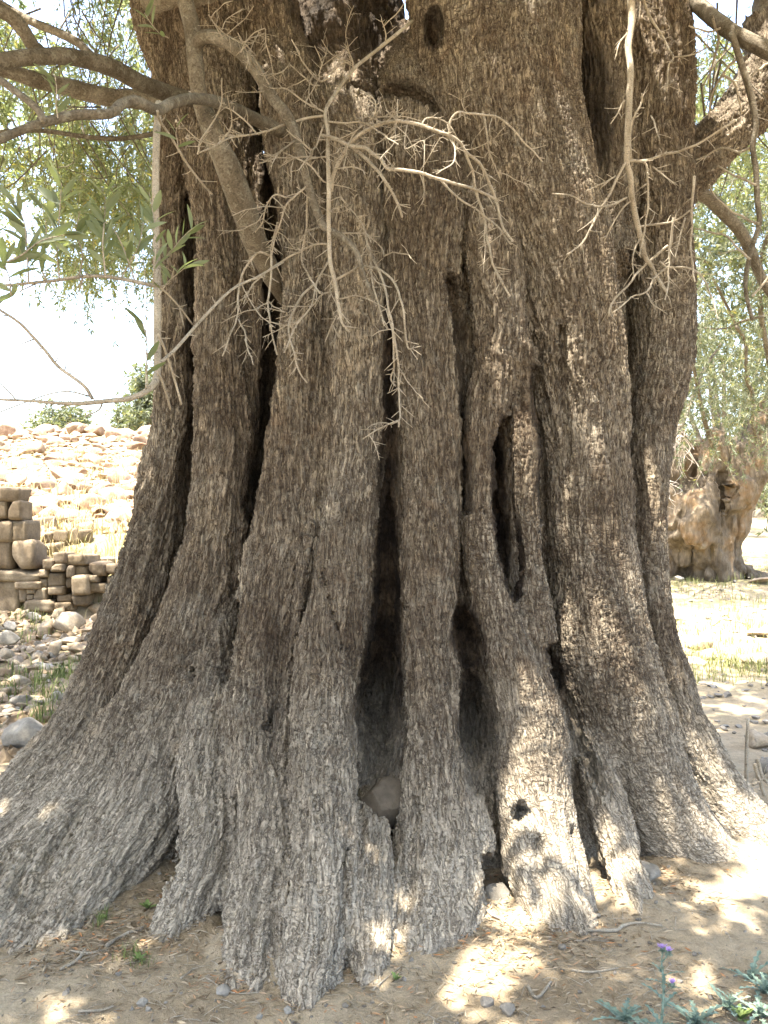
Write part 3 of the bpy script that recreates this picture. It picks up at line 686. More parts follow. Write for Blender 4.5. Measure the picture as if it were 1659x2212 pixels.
# finer scree
def scree(name, pts, smin, smax, mat, seed, label, flat=.5):
    r = np.random.default_rng(seed); V0, F0 = ico(1); Vs, Fs = [], []
    z = terrain(pts[:, 0], pts[:, 1])
    for k, (p, zz) in enumerate(zip(pts, z)):
        v = V0 * (1 + .35 * r.standard_normal((len(V0), 1))); s = r.uniform(smin, smax)
        v = v * (s, s * r.uniform(.6, 1), s * flat * r.uniform(.6, 1.2)); a = r.uniform(0, 6.28)
        v = np.stack([v[:, 0] * math.cos(a) - v[:, 1] * math.sin(a), v[:, 0] * math.sin(a) + v[:, 1] * math.cos(a), v[:, 2]], 1)
        Vs.append(v + (p[0], p[1], zz + s * flat * .25)); Fs.append(F0 + k * len(V0))
    o = link(name, mesh_np(name, np.vstack(Vs), np.vstack(Fs), [mat], False)); tag(o, label, kind='stuff'); return o
scree('scree', scatter_slope(1100, 9), .05, .15, M_RED, 12, 'small broken stones strewn over the hillside')
def fan(n, seed, y0, y1, a, b):
    r = np.random.default_rng(seed); y = y0 + (y1 - y0) * r.random(n) ** 1.2; return np.stack([y * r.uniform(a, b, n), y], 1)
scree('rubble', fan(1500, 21, 5.4, 11.2, -.5, -.27), .02, .085, M_ROCK, 14, 'small stone fragments between the rubble rocks', .7)
scree('gravel', fan(420, 22, 5.5, 20, .30, .52), .012, .05, M_GREY, 15, 'pale stone fragments on the ground beyond the trunk', .6)
r5 = np.random.default_rng(77); pp = np.stack([r5.uniform(-1.7, 1.7, 900), r5.uniform(2.3, 4.3, 900)], 1)
scree('pebbles', pp, .003, .011, M_GREY, 16, 'fine pebbles in the dusty soil at the roots', .7)
# stones on the right
for (x, y, w, h, nm) in [(1510, 1392, 66, 34, 'flat tan rock lying in the sparse grass right of the trunk'), (1530, 1416, 54, 26, 'grey flat stone just in front of the flat tan rock'), (1640, 1424, 60, 26, 'pale stone at the edge of the green grass right of the trunk'), (1640, 1366, 56, 20, 'white sunlit stone at the far edge of the tree shade'), (1494, 1432, 76, 16, 'long thin slab lying against the right foot of the trunk'), (1648, 1602, 66, 40, 'tan sunlit rock behind the thin upright stick'), (1655, 1660, 50, 44, 'white rock among the twigs at the right root'), (1648, 1255, 70, 14, 'mossy stone block beyond the second olive tree')]:
    rock_thing('rock', ROCKS[R_.randrange(9)], x, y, w, h, nm)
for (x, y, w, h) in [(1452, 1230, 34, 24), (1493, 1236, 30, 26), (1437, 1222, 24, 22), (1470, 1252, 26, 14)]:
    rock_thing('rock', NEAR[2], x, y, w, h, 'pale rounded cobble set before the foot of the second olive tree', 'cobbles by the second tree')
# stones at the foot of the trunk
rock_thing('rock', NEAR[3], 1398, 1888, 66, 46, 'pale rounded stone lying against the right root of the trunk', d=3.66, sink=.2)
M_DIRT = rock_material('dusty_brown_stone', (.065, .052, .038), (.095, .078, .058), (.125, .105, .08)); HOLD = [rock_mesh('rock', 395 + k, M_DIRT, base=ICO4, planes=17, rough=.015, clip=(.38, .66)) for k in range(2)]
def held(me, x, y, w, h, d, label, rz=0, tilt=(0, 0), dep=.8):
    p = unp(x, y, d); s = d / F; o = link('rock', me); place(o, p, (w * s / 2, w * s / 2 * dep, h * s / 2), rz, tilt); tag(o, label, 'rock'); return o
held(HOLD[0], 822, 1748, 116, 180, 3.68, 'upright grey rock wedged in the central hollow of the trunk', .3, (.1, .25))
held(HOLD[1], 786, 1785, 80, 100, 3.62, 'brown rock wedged low beside the upright rock in the central hollow', .5, (.2, -.5))
held(NEAR[2], 1076, 1952, 84, 96, 3.52, 'grey rock filling the small hollow at the foot of the roots', .2, (0, -.3))
for (x, y, w) in [(1055, 2168, 34), (480, 2140, 34), (620, 2185, 22), (1145, 2070, 14), (985, 2135, 12), (560, 2200, 16), (1500, 2060, 13), (305, 2172, 26), (745, 2172, 16), (1215, 2050, 20), (1100, 2182, 40), (320, 2180, 16)]:
    rock_thing('pebble', NEAR[R_.randrange(5)], x, y, w, w * .8, 'rounded grey pebble half sunk in the dusty soil before the roots', 'pebbles before the roots', cat='pebble', sink=.55)
tick('stones')
# ================================================================ branches and twigs of the big tree
def twig_material(name, c1, c2, c3, sc=30):
    m, t, b = new_mat(name, .88, .15)
    wp = N(t, 'ShaderNodeNewGeometry').outputs['Position']
    a = noise_node(t, 7, 5, .7, wp); f = noise_node(t, sc * 4, 4, .7, wp); g = noise_node(t, sc, 4, .65, wp)
    col = ramp(t, a, [(.32, c1), (.5, c2), (.68, c3)])
    col = mix(t, .8, col, ramp(t, f, [(.3, (.45, .43, .40)), (.5, (1, 1, 1)), (.7, (1.4, 1.38, 1.35))]), 'MULTIPLY')
    col = mix(t, mth(t, 'MULTIPLY', ramp(t, g, [(.55, (0, 0, 0)), (.66, (1, 1, 1))]), .5), col, (.25, .235, .185))
    col = mix(t, mth(t, 'MULTIPLY', ramp(t, g, [(.34, (1, 1, 1)), (.42, (0, 0, 0))]), .55), col, (.055, .042, .030))
    t.links.new(col, b.inputs['Base Color']); bump(t, b, mth(t, 'ADD', f, g), .7, .006)
    return m
M_LIMB = twig_material('smooth_grey_bark', (.080, .066, .046), (.125, .106, .078), (.19, .168, .13))
M_TWIG = twig_material('dry_grey_twig', (.21, .175, .128), (.33, .285, .215), (.45, .40, .32), 60)
def tube(P, R, sides=6, seed=0, rough=0.0):
    """swept tube through points P with radii R, closed ends"""
    P = np.asarray(P, float); R = np.asarray(R, float); n = len(P)
    Tn = np.gradient(P, axis=0); Tn /= np.linalg.norm(Tn, axis=1, keepdims=True) + 1e-9
    u = np.cross(Tn[0], (.3, .9, .2)); u /= np.linalg.norm(u); U = [u]
    for k in range(1, n):
        u = U[-1] - Tn[k] * (U[-1] @ Tn[k]); u /= np.linalg.norm(u) + 1e-9; U.append(u)
    U = np.array(U); Wv = np.cross(Tn, U)
    an = np.arange(sides) * 2 * math.pi / sides
    ring = P[:, None, :] + R[:, None, None] * (np.cos(an)[None, :, None] * U[:, None, :] + np.sin(an)[None, :, None] * Wv[:, None, :])
    V = ring.reshape(-1, 3)
    if rough: V = V + (V - np.repeat(P, sides, 0)) * (rough * fbm(V, 14., 3, seed))[:, None]
    i = np.arange(n - 1)[:, None] * sides; j = np.arange(sides)[None, :]; j2 = (j + 1) % sides
    Q = np.stack([i + j, i + j2, i + sides + j2, i + sides + j], -1).reshape(-1, 4)
    V = np.vstack([V, P[:1] - Tn[:1] * R[0] * .3, P[-1:] + Tn[-1:] * R[-1] * .6]); a, b = len(V) - 2, len(V) - 1
    c0 = np.stack([j[0] * 0 + a, j2[0], j[0], j[0] * 0 + a], -1); c1 = np.stack([j[0] * 0 + b, (n - 1) * sides + j[0], (n - 1) * sides + j2[0], j[0] * 0 + b], -1)
    return V, Q, np.vstack([c0, c1])[:, :3]
class MB:
    def __init__(s): s.V, s.Q, s.T, s.n = [], [], [], 0
    def add(s, V, Q=None, T=None):
        s.V.append(np.asarray(V, float))
        if Q is not None and len(Q): s.Q.append(np.asarray(Q) + s.n)
        if T is not None and len(T): s.T.append(np.asarray(T) + s.n)
        s.n += len(V)
    def tube(s, *a, **k): s.add(*tube(*a, **k))
    def mesh(s, name, mats, smooth=True):
        V = np.vstack(s.V); me = bpy.data.meshes.new(name); fs = []
        if s.Q: fs.append(np.vstack(s.Q))
        if s.T: fs.append(np.vstack(s.T))
        tot = sum(len(f) for f in fs); lt = np.concatenate([np.full(len(f), f.shape[1], np.int32) for f in fs]); li = np.concatenate([f.ravel() for f in fs]).astype(np.int32)
        me.vertices.add(len(V)); me.vertices.foreach_set('co', V.astype(np.float32).ravel()); me.loops.add(len(li)); me.loops.foreach_set('vertex_index', li)
        me.polygons.add(tot); me.polygons.foreach_set('loop_start', (np.cumsum(lt) - lt).astype(np.int32)); me.polygons.foreach_set('use_smooth', np.full(tot, smooth))
        for m_ in mats: me.materials.append(m_)
        me.update(calc_edges=True); me.validate(); return me
def sheet(x, y):
    """how far off the hanging dead wood is"""
    return 3.42 + .10 * math.sin(x / 85.) + .08 * math.cos(y / 60. + x / 200.)
def pts3(rows, dep, k=0.0):
    out = []; n = len(rows) - 1
    for i, r in enumerate(rows):
        d = dep(r[0], r[1]) if callable(dep) else np.interp(i, np.linspace(0, n, len(dep)), dep)
        out.append(unp(r[0], r[1], d + k * (i / n) ** 1.3))
    return np.array(out)
TR = random.Random(9)
def spurs(mb, P, R, n, L=(.02, .07), rs=.6):
    """short dead spurs standing off a twig"""
    for _ in range(n):
        i = TR.randrange(max(1, len(P) // 6), len(P) - 1); t = P[min(i + 1, len(P) - 1)] - P[i - 1]; t /= np.linalg.norm(t) + 1e-9
        v = np.array([TR.gauss(0, 1) for _ in range(3)]); v -= t * (v @ t); v /= np.linalg.norm(v) + 1e-9
        d = v * .85 + t * TR.uniform(.2, .8); l = TR.uniform(*L); r = min(R[i] * rs, .0024)
        q = np.array([P[i], P[i] + d * l * .5 + (0, 0, -.06 * l), P[i] + d * l + (TR.gauss(0, .1) * l, TR.gauss(0, .1) * l, -.12 * l)])
        mb.tube(crspline(q, 2), np.linspace(r, r * .5, 5), 4)
def make_branch(name, rows, dep, hw, parent, mat, k=0.0, sp=0, sides=6, L=(.02, .07), steps=4, rough=.0, wob=0.0):
    if mat is M_TWIG: hw = [h_ * .95 for h_ in hw]
    P = pts3(rows, dep, k); dmid = P[:, 1]
    hwv = np.interp(np.linspace(0, 1, len(P)), np.linspace(0, 1, len(hw)), hw)
    S = crspline(np.column_stack([P, hwv / F * dmid]), steps); Pn, Rn = S[:, :3], np.maximum(S[:, 3], .0009)
    if wob: Pn = Pn + np.stack([fbm(Pn, 9., 2, 400 + s_) for s_ in range(3)], 1) * wob * sstep(0, .3, np.linspace(0, 1, len(Pn)))[:, None]
    mb = MB(); mb.tube(Pn, Rn, sides, rough=rough)
    if sp: spurs(mb, Pn, Rn, sp, L)
    me = mb.mesh(name, [mat])
    if parent is tree: o = put(name, me, tree)
    else:
        o = link(name, me, parent)
    return o
# thick limbs running up into the crown, above the photograph's edge
for rows, rad in [([(-.95, 4.7, 4.4), (-1.25, 4.6, 5.2), (-1.9, 4.2, 6.0), (-2.8, 3.6, 6.6)], [.36, .30, .22, .12]), ([(.55, 4.75, 4.4), (.45, 4.6, 5.4), (.8, 4.0, 6.3), (1.2, 2.6, 6.9)], [.42, .34, .24, .1]), ([(1.32, 5.0, 4.4), (1.7, 5.1, 5.3), (2.6, 5.0, 6.2), (3.9, 4.6, 6.8)], [.2, .18, .14, .08]), ([(-.25, 5.2, 4.4), (-.3, 5.8, 5.4), (-.9, 7.0, 6.4), (-1.6, 8.2, 6.9)], [.34, .28, .2, .1]), ([(2.36, 5.24, 4.2), (2.42, 5.3, 4.75), (2.55, 5.3, 5.4), (3.0, 5.0, 6.2), (3.6, 4.5, 6.7)], [.11, .115, .10, .08, .05]), ([(.3, 4.7, 5.0), (-.4, 3.6, 5.9), (-1.0, 2.2, 6.5), (-1.6, .8, 6.9)], [.22, .18, .13, .07])]:
    S = crspline(np.column_stack([rows, rad]), 8); mb = MB(); mb.tube(S[:, :3], S[:, 3], 14, 3, .25); put('limb', mb.mesh('limb', [M_LIMB]), tree)
# left-hand boughs
b_thick = make_branch('bough', [(-80, 150), (0, 133), (67, 123), (150, 123), (233, 143), (300, 177), (367, 203), (440, 222)], (3.3, 3.5, 3.9, 4.5), (17, 17, 18, 19, 18, 15), tree, M_LIMB, sides=12, rough=.15)
make_branch('side_bough', [(95, 122), (72, 100), (48, 62), (18, 32), (-40, 8)], (3.62, 3.4), (14, 15, 15), b_thick, M_LIMB, sides=10, rough=.15)
make_branch('side_bough', [(205, 128), (168, 92), (120, 68), (67, 46), (0, 8), (-40, -20)], (3.95, 4.3), (9, 9, 8), b_thick, M_LIMB, sides=8, rough=.1)
make_branch('bough', [(-60, 140), (0, 150), (83, 173), (150, 190), (233, 210), (300, 216), (380, 235), (430, 260)], (4.2, 4.6, 4.75), (13, 18, 20, 18), tree, M_LIMB, sides=10, rough=.2)
b_low = make_branch('bough', [(610, 285), (553, 258), (517, 240), (467, 220), (417, 213), (372, 222), (343, 237), (320, 231), (290, 217), (262, 226), (235, 246), (167, 248), (100, 263), (50, 280), (0, 300), (-50, 322)], (4.25, 3.6, 3.0, 2.75, 2.6, 2.5, 2.4), (14, 13, 12, 12, 11, 11, 10, 10), tree, M_LIMB, sides=10, rough=.12)
make_branch('side_bough', [(96, 263), (78, 233), (33, 197), (0, 173), (-40, 155)], (2.46, 2.5), (8, 8, 8), b_low, M_LIMB, sides=8)
make_branch('bough', [(360, 280), (327, 290), (250, 300), (167, 293), (100, 283), (33, 283), (-30, 290)], (4.75, 4.4), (6, 5, 5), tree, M_LIMB, sides=6, rough=.1)
stem = make_branch('hanging_stem', [(343, 222), (338, 300), (336, 400), (337, 500), (340, 620), (340, 740), (338, 815), (318, 843), (283, 860), (233, 866), (183, 871), (133, 871), (67, 866), (0, 863), (-50, 858)], (2.93, 2.66, 2.45, 2.35, 2.3), (8, 8, 8, 8.5, 8.5, 7.5, 6, 5, 4, 3, 2.5), tree, M_TWIG, sp=16, sides=8, L=(.01, .03), rough=.1)
def SD_(x, y): return 2.42
for rows, hw, k, sp in [([(200, 862), (180, 832), (127, 793), (100, 760), (67, 723), (40, 696), (0, 670), (-40, 650)], (4.5, 4, 3), -.1, 8), ([(33, 862), (15, 842), (-15, 815)], (2, 1.5), .05, 1), ([(193, 856), (150, 846), (100, 853), (0, 890), (-30, 900)], (2, 1.2), -.1, 3), ([(222, 868), (213, 886), (183, 900)], (2.2, 1.6), -.05, 0), ([(344, 786), (383, 750), (433, 693), (500, 626), (553, 600), (612, 566)], (4, 3.2, 2.4), .75, 5), ([(342, 722), (350, 740), (360, 766), (377, 820), (392, 873)], (3, 2.6), .2, 4), ([(340, 806), (348, 818), (360, 853), (368, 883)], (3, 2.6), .15, 1), ([(339, 614), (367, 640), (393, 670), (415, 700)], (2.4, 2), .2, 3), ([(320, 840), (316, 760), (315, 700), (317, 640), (310, 560)], (1.2, 1.0), .1, 4), ([(335, 760), (300, 770), (262, 808)], (1.2, .8), .05, 1), ([(343, 620), (366, 610), (376, 580)], (1.6, 1.2), -.1, 2), ([(340, 240), (346, 262), (372, 300), (405, 355), (440, 400), (458, 420)], (3.2, 2.4, 2), .3, 6)]:
    make_branch('twig', rows, SD_ if rows[0][1] > 300 else (2.7, 3.0), hw, stem, M_TWIG, k, sp)
leafy = make_branch('leafy_branch', [(340, 616), (317, 614), (267, 603), (200, 596), (117, 606), (50, 613), (-40, 620)], (2.42, 2.1, 1.95), (4.5, 4.5, 4, 3.5, 3), tree, M_TWIG, sp=6, rough=.1)
# stout sucker and its arching side branch in front of the trunk
sucker = make_branch('sucker_stem', [(385, -60), (400, 0), (415, 60), (420, 110), (424, 155), (431, 207), (457, 283), (487, 350), (520, 433), (545, 505), (580, 580), (618, 650)], (3.75, 3.72, 3.7, 3.75, 3.95, 4.40), (18, 18, 18, 18, 17, 19, 25, 28, 27, 24, 16), tree, M_LIMB, sides=14, rough=.12)
arch = make_branch('arching_branch', [(418, 112), (428, 90), (447, 80), (483, 87), (520, 113), (553, 150), (586, 207), (620, 250), (640, 300), (656, 350), (666, 400), (686, 460), (700, 490), (736, 510), (770, 545), (786, 596), (803, 633), (820, 663), (826, 700)], (3.72, 3.6, 3.5, 3.45, 3.42, 3.4), (15, 15, 15, 14, 12, 11, 9, 8, 7, 5, 3.5, 2.5), tree, M_LIMB, sides=10, sp=16, rough=.15)
main_t = make_branch('dead_branch', [(890, 45), (870, 63), (803, 117), (763, 150), (726, 200), (703, 240), (708, 283), (708, 333), (710, 400), (710, 467), (712, 553), (716, 580), (723, 606), (730, 650), (735, 680), (740, 700), (755, 717)], (4.2, 3.85, 3.5, 3.4, 3.4, 3.38, 3.4), (3.5, 4, 4, 4.5, 5, 5, 5, 4.5, 3.5, 2.2), tree, M_TWIG, sp=22, rough=.1)
TW = [
 [(703, 250), (653, 257), (603, 270), (553, 287), (500, 297), (467, 317), (427, 333)], [(700, 262), (753, 267), (786, 268), (820, 287), (856, 310)], [(716, 413), (720, 377), (740, 333), (753, 310), (786, 283), (820, 267), (853, 262), (903, 270), (936, 283), (970, 297), (1000, 317), (1036, 353), (1060, 400), (1076, 443), (1086, 483), (1106, 525)],
 [(753, 310), (793, 347), (826, 380), (846, 417), (870, 467)], [(696, 293), (726, 300), (760, 317), (793, 320), (820, 343), (840, 367), (870, 368), (913, 375), (953, 390), (1003, 403), (1053, 420), (1073, 430)], [(953, 390), (986, 423), (1026, 447), (1063, 473), (1086, 497), (1106, 523)], [(1000, 317), (1020, 367), (1033, 417), (1050, 483), (1063, 553), (1080, 590), (1098, 640)], [(910, 270), (920, 257), (946, 257), (973, 273), (990, 300), (1000, 317)],
 [(970, 297), (973, 260), (990, 243), (1010, 248), (1036, 250), (1070, 257), (1106, 277), (1140, 312), (1173, 347)], [(970, 297), (980, 327), (976, 353), (946, 377)], [(1043, 240), (1056, 300), (1063, 350), (1080, 387)], [(710, 170), (693, 173), (673, 153), (650, 123), (630, 87)], [(690, 185), (676, 180), (663, 167), (623, 137)], [(690, 172), (696, 147), (705, 107)], [(763, 150), (756, 128), (746, 103)], [(833, 90), (830, 70), (823, 43)],
 [(700, 242), (663, 220), (620, 193), (583, 190)], [(700, 270), (676, 323), (646, 303), (616, 277)], [(686, 340), (636, 343), (566, 338)], [(700, 393), (670, 363), (636, 343), (610, 330)], [(810, 250), (813, 217), (779, 190)], [(786, 270), (800, 257), (820, 237)], [(843, 300), (856, 267), (865, 217)], [(805, 252), (826, 252), (850, 243)], [(722, 365), (753, 361), (780, 370), (793, 380)],
 [(723, 606), (753, 590), (786, 576), (820, 583), (850, 610), (863, 643), (873, 686), (878, 753), (890, 760)], [(728, 646), (770, 643), (803, 650), (833, 666)], [(716, 630), (686, 643), (663, 670)], [(666, 400), (660, 470), (653, 553), (666, 590), (680, 613), (690, 633)], [(680, 613), (650, 640), (630, 680), (623, 713), (630, 760), (643, 800), (663, 830)], [(803, 553), (826, 603), (833, 653), (846, 703), (850, 753), (850, 796), (845, 820), (856, 835)], [(836, 670), (853, 740), (860, 803), (863, 870), (863, 923)], [(861, 908), (826, 920), (783, 950)],
 [(600, 480), (590, 520), (585, 553), (583, 653), (586, 703), (596, 766)], [(583, 653), (568, 660), (553, 670)], [(583, 653), (600, 664), (616, 676)], [(586, 553), (553, 545), (530, 580), (515, 640), (516, 680), (500, 720), (480, 770)], [(516, 690), (530, 740), (550, 790)], [(666, 400), (623, 437), (603, 477), (593, 517), (586, 553)], [(620, 427), (593, 422), (576, 443), (566, 477), (553, 503)], [(696, 490), (663, 497), (650, 520)], [(708, 527), (680, 528), (643, 547), (600, 570), (560, 600), (530, 660)], [(735, 425), (766, 463), (786, 493), (800, 520)], [(753, 443), (773, 423)], [(736, 505), (753, 503), (786, 503), (813, 523), (830, 553)], [(830, 553), (843, 543), (880, 550), (890, 556)],
 [(712, 560), (690, 600), (668, 660), (640, 700), (610, 760)], [(720, 600), (700, 590), (680, 596)], [(732, 665), (720, 690), (700, 740)], [(786, 493), (800, 560), (812, 640), (826, 700)], [(640, 300), (600, 330), (585, 360)], [(427, 333), (440, 300), (470, 240), (482, 170)], [(467, 317), (500, 270), (493, 205)], [(553, 120), (530, 95), (512, 70)], [(483, 87), (470, 60), (455, 40)], [(520, 113), (545, 80), (575, 60)], [(553, 150), (540, 120), (515, 80)],
 [(553, 287), (530, 262), (500, 240), (470, 232)], [(600, 230), (580, 180), (556, 130)], [(655, 350), (690, 340), (706, 335)], [(913, 375), (916, 420), (912, 440)], [(740, 333), (730, 320), (722, 330)], [(880, 268), (870, 320), (913, 300), (912, 372)], [(905, 372), (930, 330), (950, 300), (968, 305)],
]
tr2 = random.Random(321)
for k in range(64):
    src = TW[tr2.randrange(57)]; i_ = tr2.randrange(len(src) - 1); f_ = tr2.random(); x_, y_ = (src[i_][q_] * (1 - f_) + src[i_ + 1][q_] * f_ for q_ in (0, 1))
    a_ = tr2.uniform(-.3, 3.6) if y_ > 260 else tr2.uniform(0, 6.28); l_ = tr2.uniform(35, 120); cv = tr2.uniform(-.9, .9); R2 = [(x_, y_)]
    for s_ in range(3): x_ += math.cos(a_) * l_ / 3; y_ += math.sin(a_) * l_ / 3; a_ += cv / 2; R2.append((x_, y_))
    TW.append(R2)
for i, rows in enumerate(TW):
    ln = sum(math.dist(a, b) for a, b in zip(rows[:-1], rows[1:])); h0 = min(3.4, 1.5 + ln / 190) if i < 62 else 1.35
    if i in (2, 4): h0 = 4.8
    if i == 3: h0 = 4.5
    make_branch('twig', rows, sheet, (h0, h0 * .85, h0 * .62), main_t if i % 2 else arch, M_TWIG, TR.uniform(-.22, .10), sp=int(3 + ln / 16), L=(.012, .07), wob=.014)
# right-hand dead wood
def sheet_r(x, y): return 3.80 + .12 * math.sin(x / 70.) + .10 * math.cos(y / 90.)
rstem = make_branch('dead_branch', [(1362, -60), (1363, 0), (1364, 50), (1357, 100), (1362, 150), (1359, 217), (1356, 300), (1354, 350), (1362, 383), (1366, 433), (1379, 493), (1393, 553), (1406, 572), (1420, 600), (1440, 630)], sheet_r, (8, 8, 7.5, 7, 6.5, 5, 3.5), tree, M_TWIG, sp=14, sides=8, rough=.15)
TWR = [[(1385, -40), (1393, 0), (1406, 33), (1433, 80), (1453, 123), (1443, 143), (1441, 200)], [(1456, 123), (1496, 117), (1530, 100)], [(1354, 347), (1406, 347), (1456, 330), (1506, 313), (1550, 287), (1590, 260)], [(1362, 345), (1393, 353), (1401, 383), (1399, 443), (1393, 493), (1383, 553)], [(1352, 350), (1336, 377), (1306, 433), (1286, 467), (1256, 527), (1226, 550)], [(1353, 427), (1323, 440), (1280, 443), (1240, 430), (1190, 417)], [(1379, 490), (1423, 483), (1460, 477), (1490, 457), (1513, 437)], [(1362, 345), (1366, 273), (1386, 227), (1390, 200)], [(1406, 250), (1426, 300)], [(1443, 530), (1416, 553), (1373, 596), (1336, 640), (1320, 666), (1315, 686)], [(1443, 576), (1416, 596), (1396, 630), (1363, 643), (1326, 676)], [(1425, 565), (1443, 576), (1496, 580), (1526, 616), (1553, 686)], [(1455, 470), (1446, 553), (1443, 576), (1440, 620), (1436, 650)], [(1395, 630), (1406, 656), (1440, 678)], [(1393, 500), (1370, 540), (1366, 600)], [(1330, 380), (1300, 395), (1270, 410)], [(1410, 360), (1436, 380), (1460, 400)], [(1363, 60), (1340, 90), (1325, 130)], [(1350, 217), (1335, 240), (1320, 262)], [(1366, 433), (1350, 442), (1330, 470), (1310, 520)], [(1480, 470), (1466, 520), (1455, 560)], [(1500, 380), (1495, 470), (1490, 540), (1500, 610)]]
for i, rows in enumerate(TWR):
    ln = sum(math.dist(a, b) for a, b in zip(rows[:-1], rows[1:])); h0 = min(3.6, 1.6 + ln / 150)
    make_branch('twig', rows, sheet_r, (h0, h0 * .8, h0 * .6), rstem, M_TWIG, TR.uniform(-.2, .12), sp=int(3 + ln / 18), L=(.015, .08), wob=.014)
make_branch('bough', [(1440, -40), (1496, 0), (1533, 33), (1573, 63), (1613, 87), (1670, 116), (1740, 150)], (4.9, 4.5, 4.3), (15, 17, 18, 17), tree, M_LIMB, sides=10, rough=.15, sp=6, L=(.05, .2))
make_branch('bough', [(1478, 395), (1500, 413), (1533, 430), (1566, 463), (1600, 500), (1620, 540), (1650, 610), (1700, 680)], (5.0, 5.3, 5.6), (16, 15, 14, 12, 9), tree, M_LIMB, sides=10, rough=.15, sp=8, L=(.05, .25))
rb = make_branch('bough', [(1580, 70), (1600, 133), (1620, 200), (1633, 267), (1626, 317), (1633, 367), (1636, 433), (1640, 483), (1620, 550), (1610, 620), (1625, 690)], (4.4, 4.5, 4.6), (7, 7, 6, 6, 5, 4), tree, M_LIMB, sides=8, sp=12, L=(.05, .25))
for rows in [[(1640, 483), (1600, 470), (1560, 440), (1530, 400)], [(1626, 317), (1590, 330), (1550, 320), (1500, 350)], [(1633, 400), (1590, 380), (1550, 360)], [(1612, 180), (1640, 150), (1690, 120)], [(1600, 120), (1560, 160), (1540, 200), (1530, 260)], [(1540, 40), (1550, 90), (1535, 150), (1515, 190)], [(1620, 560), (1590, 540), (1560, 500), (1500, 500)], [(1625, 640), (1660, 600), (1700, 540)], [(1560, 60), (1530, 70), (1490, 60)], [(1560, 160), (1590, 190), (1600, 250)]]:
    make_branch('twig', rows, (4.5, 4.55), (3, 2.4, 1.8), rb, M_TWIG, TR.uniform(-.2, .2), sp=5, L=(.03, .12), wob=.02)
tick('branches')

# ================================================================ leaves
def leaf_material(name, top, pale, yellow, trans=.5):
    m, t, b = new_mat(name, .5, .35)
    at = N(t, 'ShaderNodeAttribute', attribute_name='leafc'); sp_ = N(t, 'ShaderNodeSeparateColor'); t.links.new(at.outputs['Color'], sp_.inputs[0])
    r = sp_.outputs[0]
    col = ramp(t, r, [(0, top), (.55, tuple((a + c) / 2 for a, c in zip(top, pale))), (.9, pale), (1, yellow)])
    t.links.new(col, b.inputs['Base Color'])
    tr = N(t, 'ShaderNodeBsdfTranslucent'); t.links.new(mix(t, 1.0, col, (1.3, 1.35, .6), 'MULTIPLY'), tr.inputs[0])
    ms = N(t, 'ShaderNodeMixShader'); ms.inputs[0].default_value = trans
    t.links.new(b.outputs[0], ms.inputs[1]); t.links.new(tr.outputs[0], ms.inputs[2])
    t.links.new(ms.outputs[0], t.nodes['Material Output'].inputs[0])
    return m
M_LEAF = leaf_material('olive_leaf', (.105, .128, .070), (.30, .325, .235), (.36, .31, .12))
M_LEAF2 = leaf_material('olive_leaf_grey', (.065, .080, .042), (.19, .205, .14), (.24, .21, .09), .38)
def leaf_cloud(P, D, L, Wd, r):
    """lance-shaped leaves: P bases, D directions (unit), lengths, widths -> verts, quads"""
    n = len(P); u = r.standard_normal((n, 3)); u -= D * (u * D).sum(1, keepdims=True); u /= np.linalg.norm(u, axis=1, keepdims=True) + 1e-9
    w = np.cross(D, u); mid = P + D * (L * .45)[:, None] + w * (L * .06)[:, None]
    V = np.stack([P, mid + u * (Wd / 2)[:, None], P + D * L[:, None], mid - u * (Wd / 2)[:, None]], 1).reshape(-1, 3)
    return V, np.arange(4 * n).reshape(n, 4)
def shoots(starts, dirs, lens, nleaf, L, Wd, r, droop=.5, stem_r=.0015, stems=True):
    """leafy shoots: thin three-sided stems with leaves set off both sides"""
    LV, LQ, SV, SQ = [], [], [], []; ns = len(starts); k = 5
    t = np.linspace(0, 1, k)[None, :, None]
    side = r.standard_normal((ns, 3)) * .18
    path = starts[:, None] + dirs[:, None] * lens[:, None, None] * t + (np.array([0, 0, -1.]) * droop + side)[:, None] * lens[:, None, None] * t ** 2 * .6
    tan = np.gradient(path, axis=1); tan /= np.linalg.norm(tan, axis=2, keepdims=True) + 1e-9
    i = r.integers(0, ns, nleaf * ns); u = r.random(nleaf * ns) ** .8 * (k - 1.001); a = u.astype(int); f = (u - a)[:, None]
    base = path[i, a] * (1 - f) + path[i, a + 1] * f; tg = tan[i, a]
    d = tg * r.uniform(.3, 1.0, (len(i), 1)) + r.standard_normal((len(i), 3)) * .55; d /= np.linalg.norm(d, axis=1, keepdims=True)
    V, Q = leaf_cloud(base, d, r.uniform(*L, len(i)), r.uniform(*Wd, len(i)), r)
    c = np.repeat(np.clip(r.normal(.5, .28, len(i)), 0, 1), 4)
    # stems
    x = np.cross(tan, (.3, .2, .9)); x /= np.linalg.norm(x, axis=2, keepdims=True) + 1e-9; y = np.cross(tan, x)
    ring = np.stack([path + (x * math.cos(q) + y * math.sin(q)) * stem_r * np.linspace(1, .5, k)[None, :, None] for q in (0, 2.09, 4.19)], 2).reshape(-1, 3)
    b0 = (np.arange(ns)[:, None, None] * k + np.arange(k - 1)[None, :, None]) * 3; j = np.arange(3)[None, None, :]; j2 = (j + 1) % 3
    SQ = np.stack([b0 + j, b0 + j2, b0 + 3 + j2, b0 + 3 + j], -1).reshape(-1, 4)
    if not stems: ring, SQ = ring[:3], np.zeros((0, 4), int)
    return V, Q, c, ring, SQ
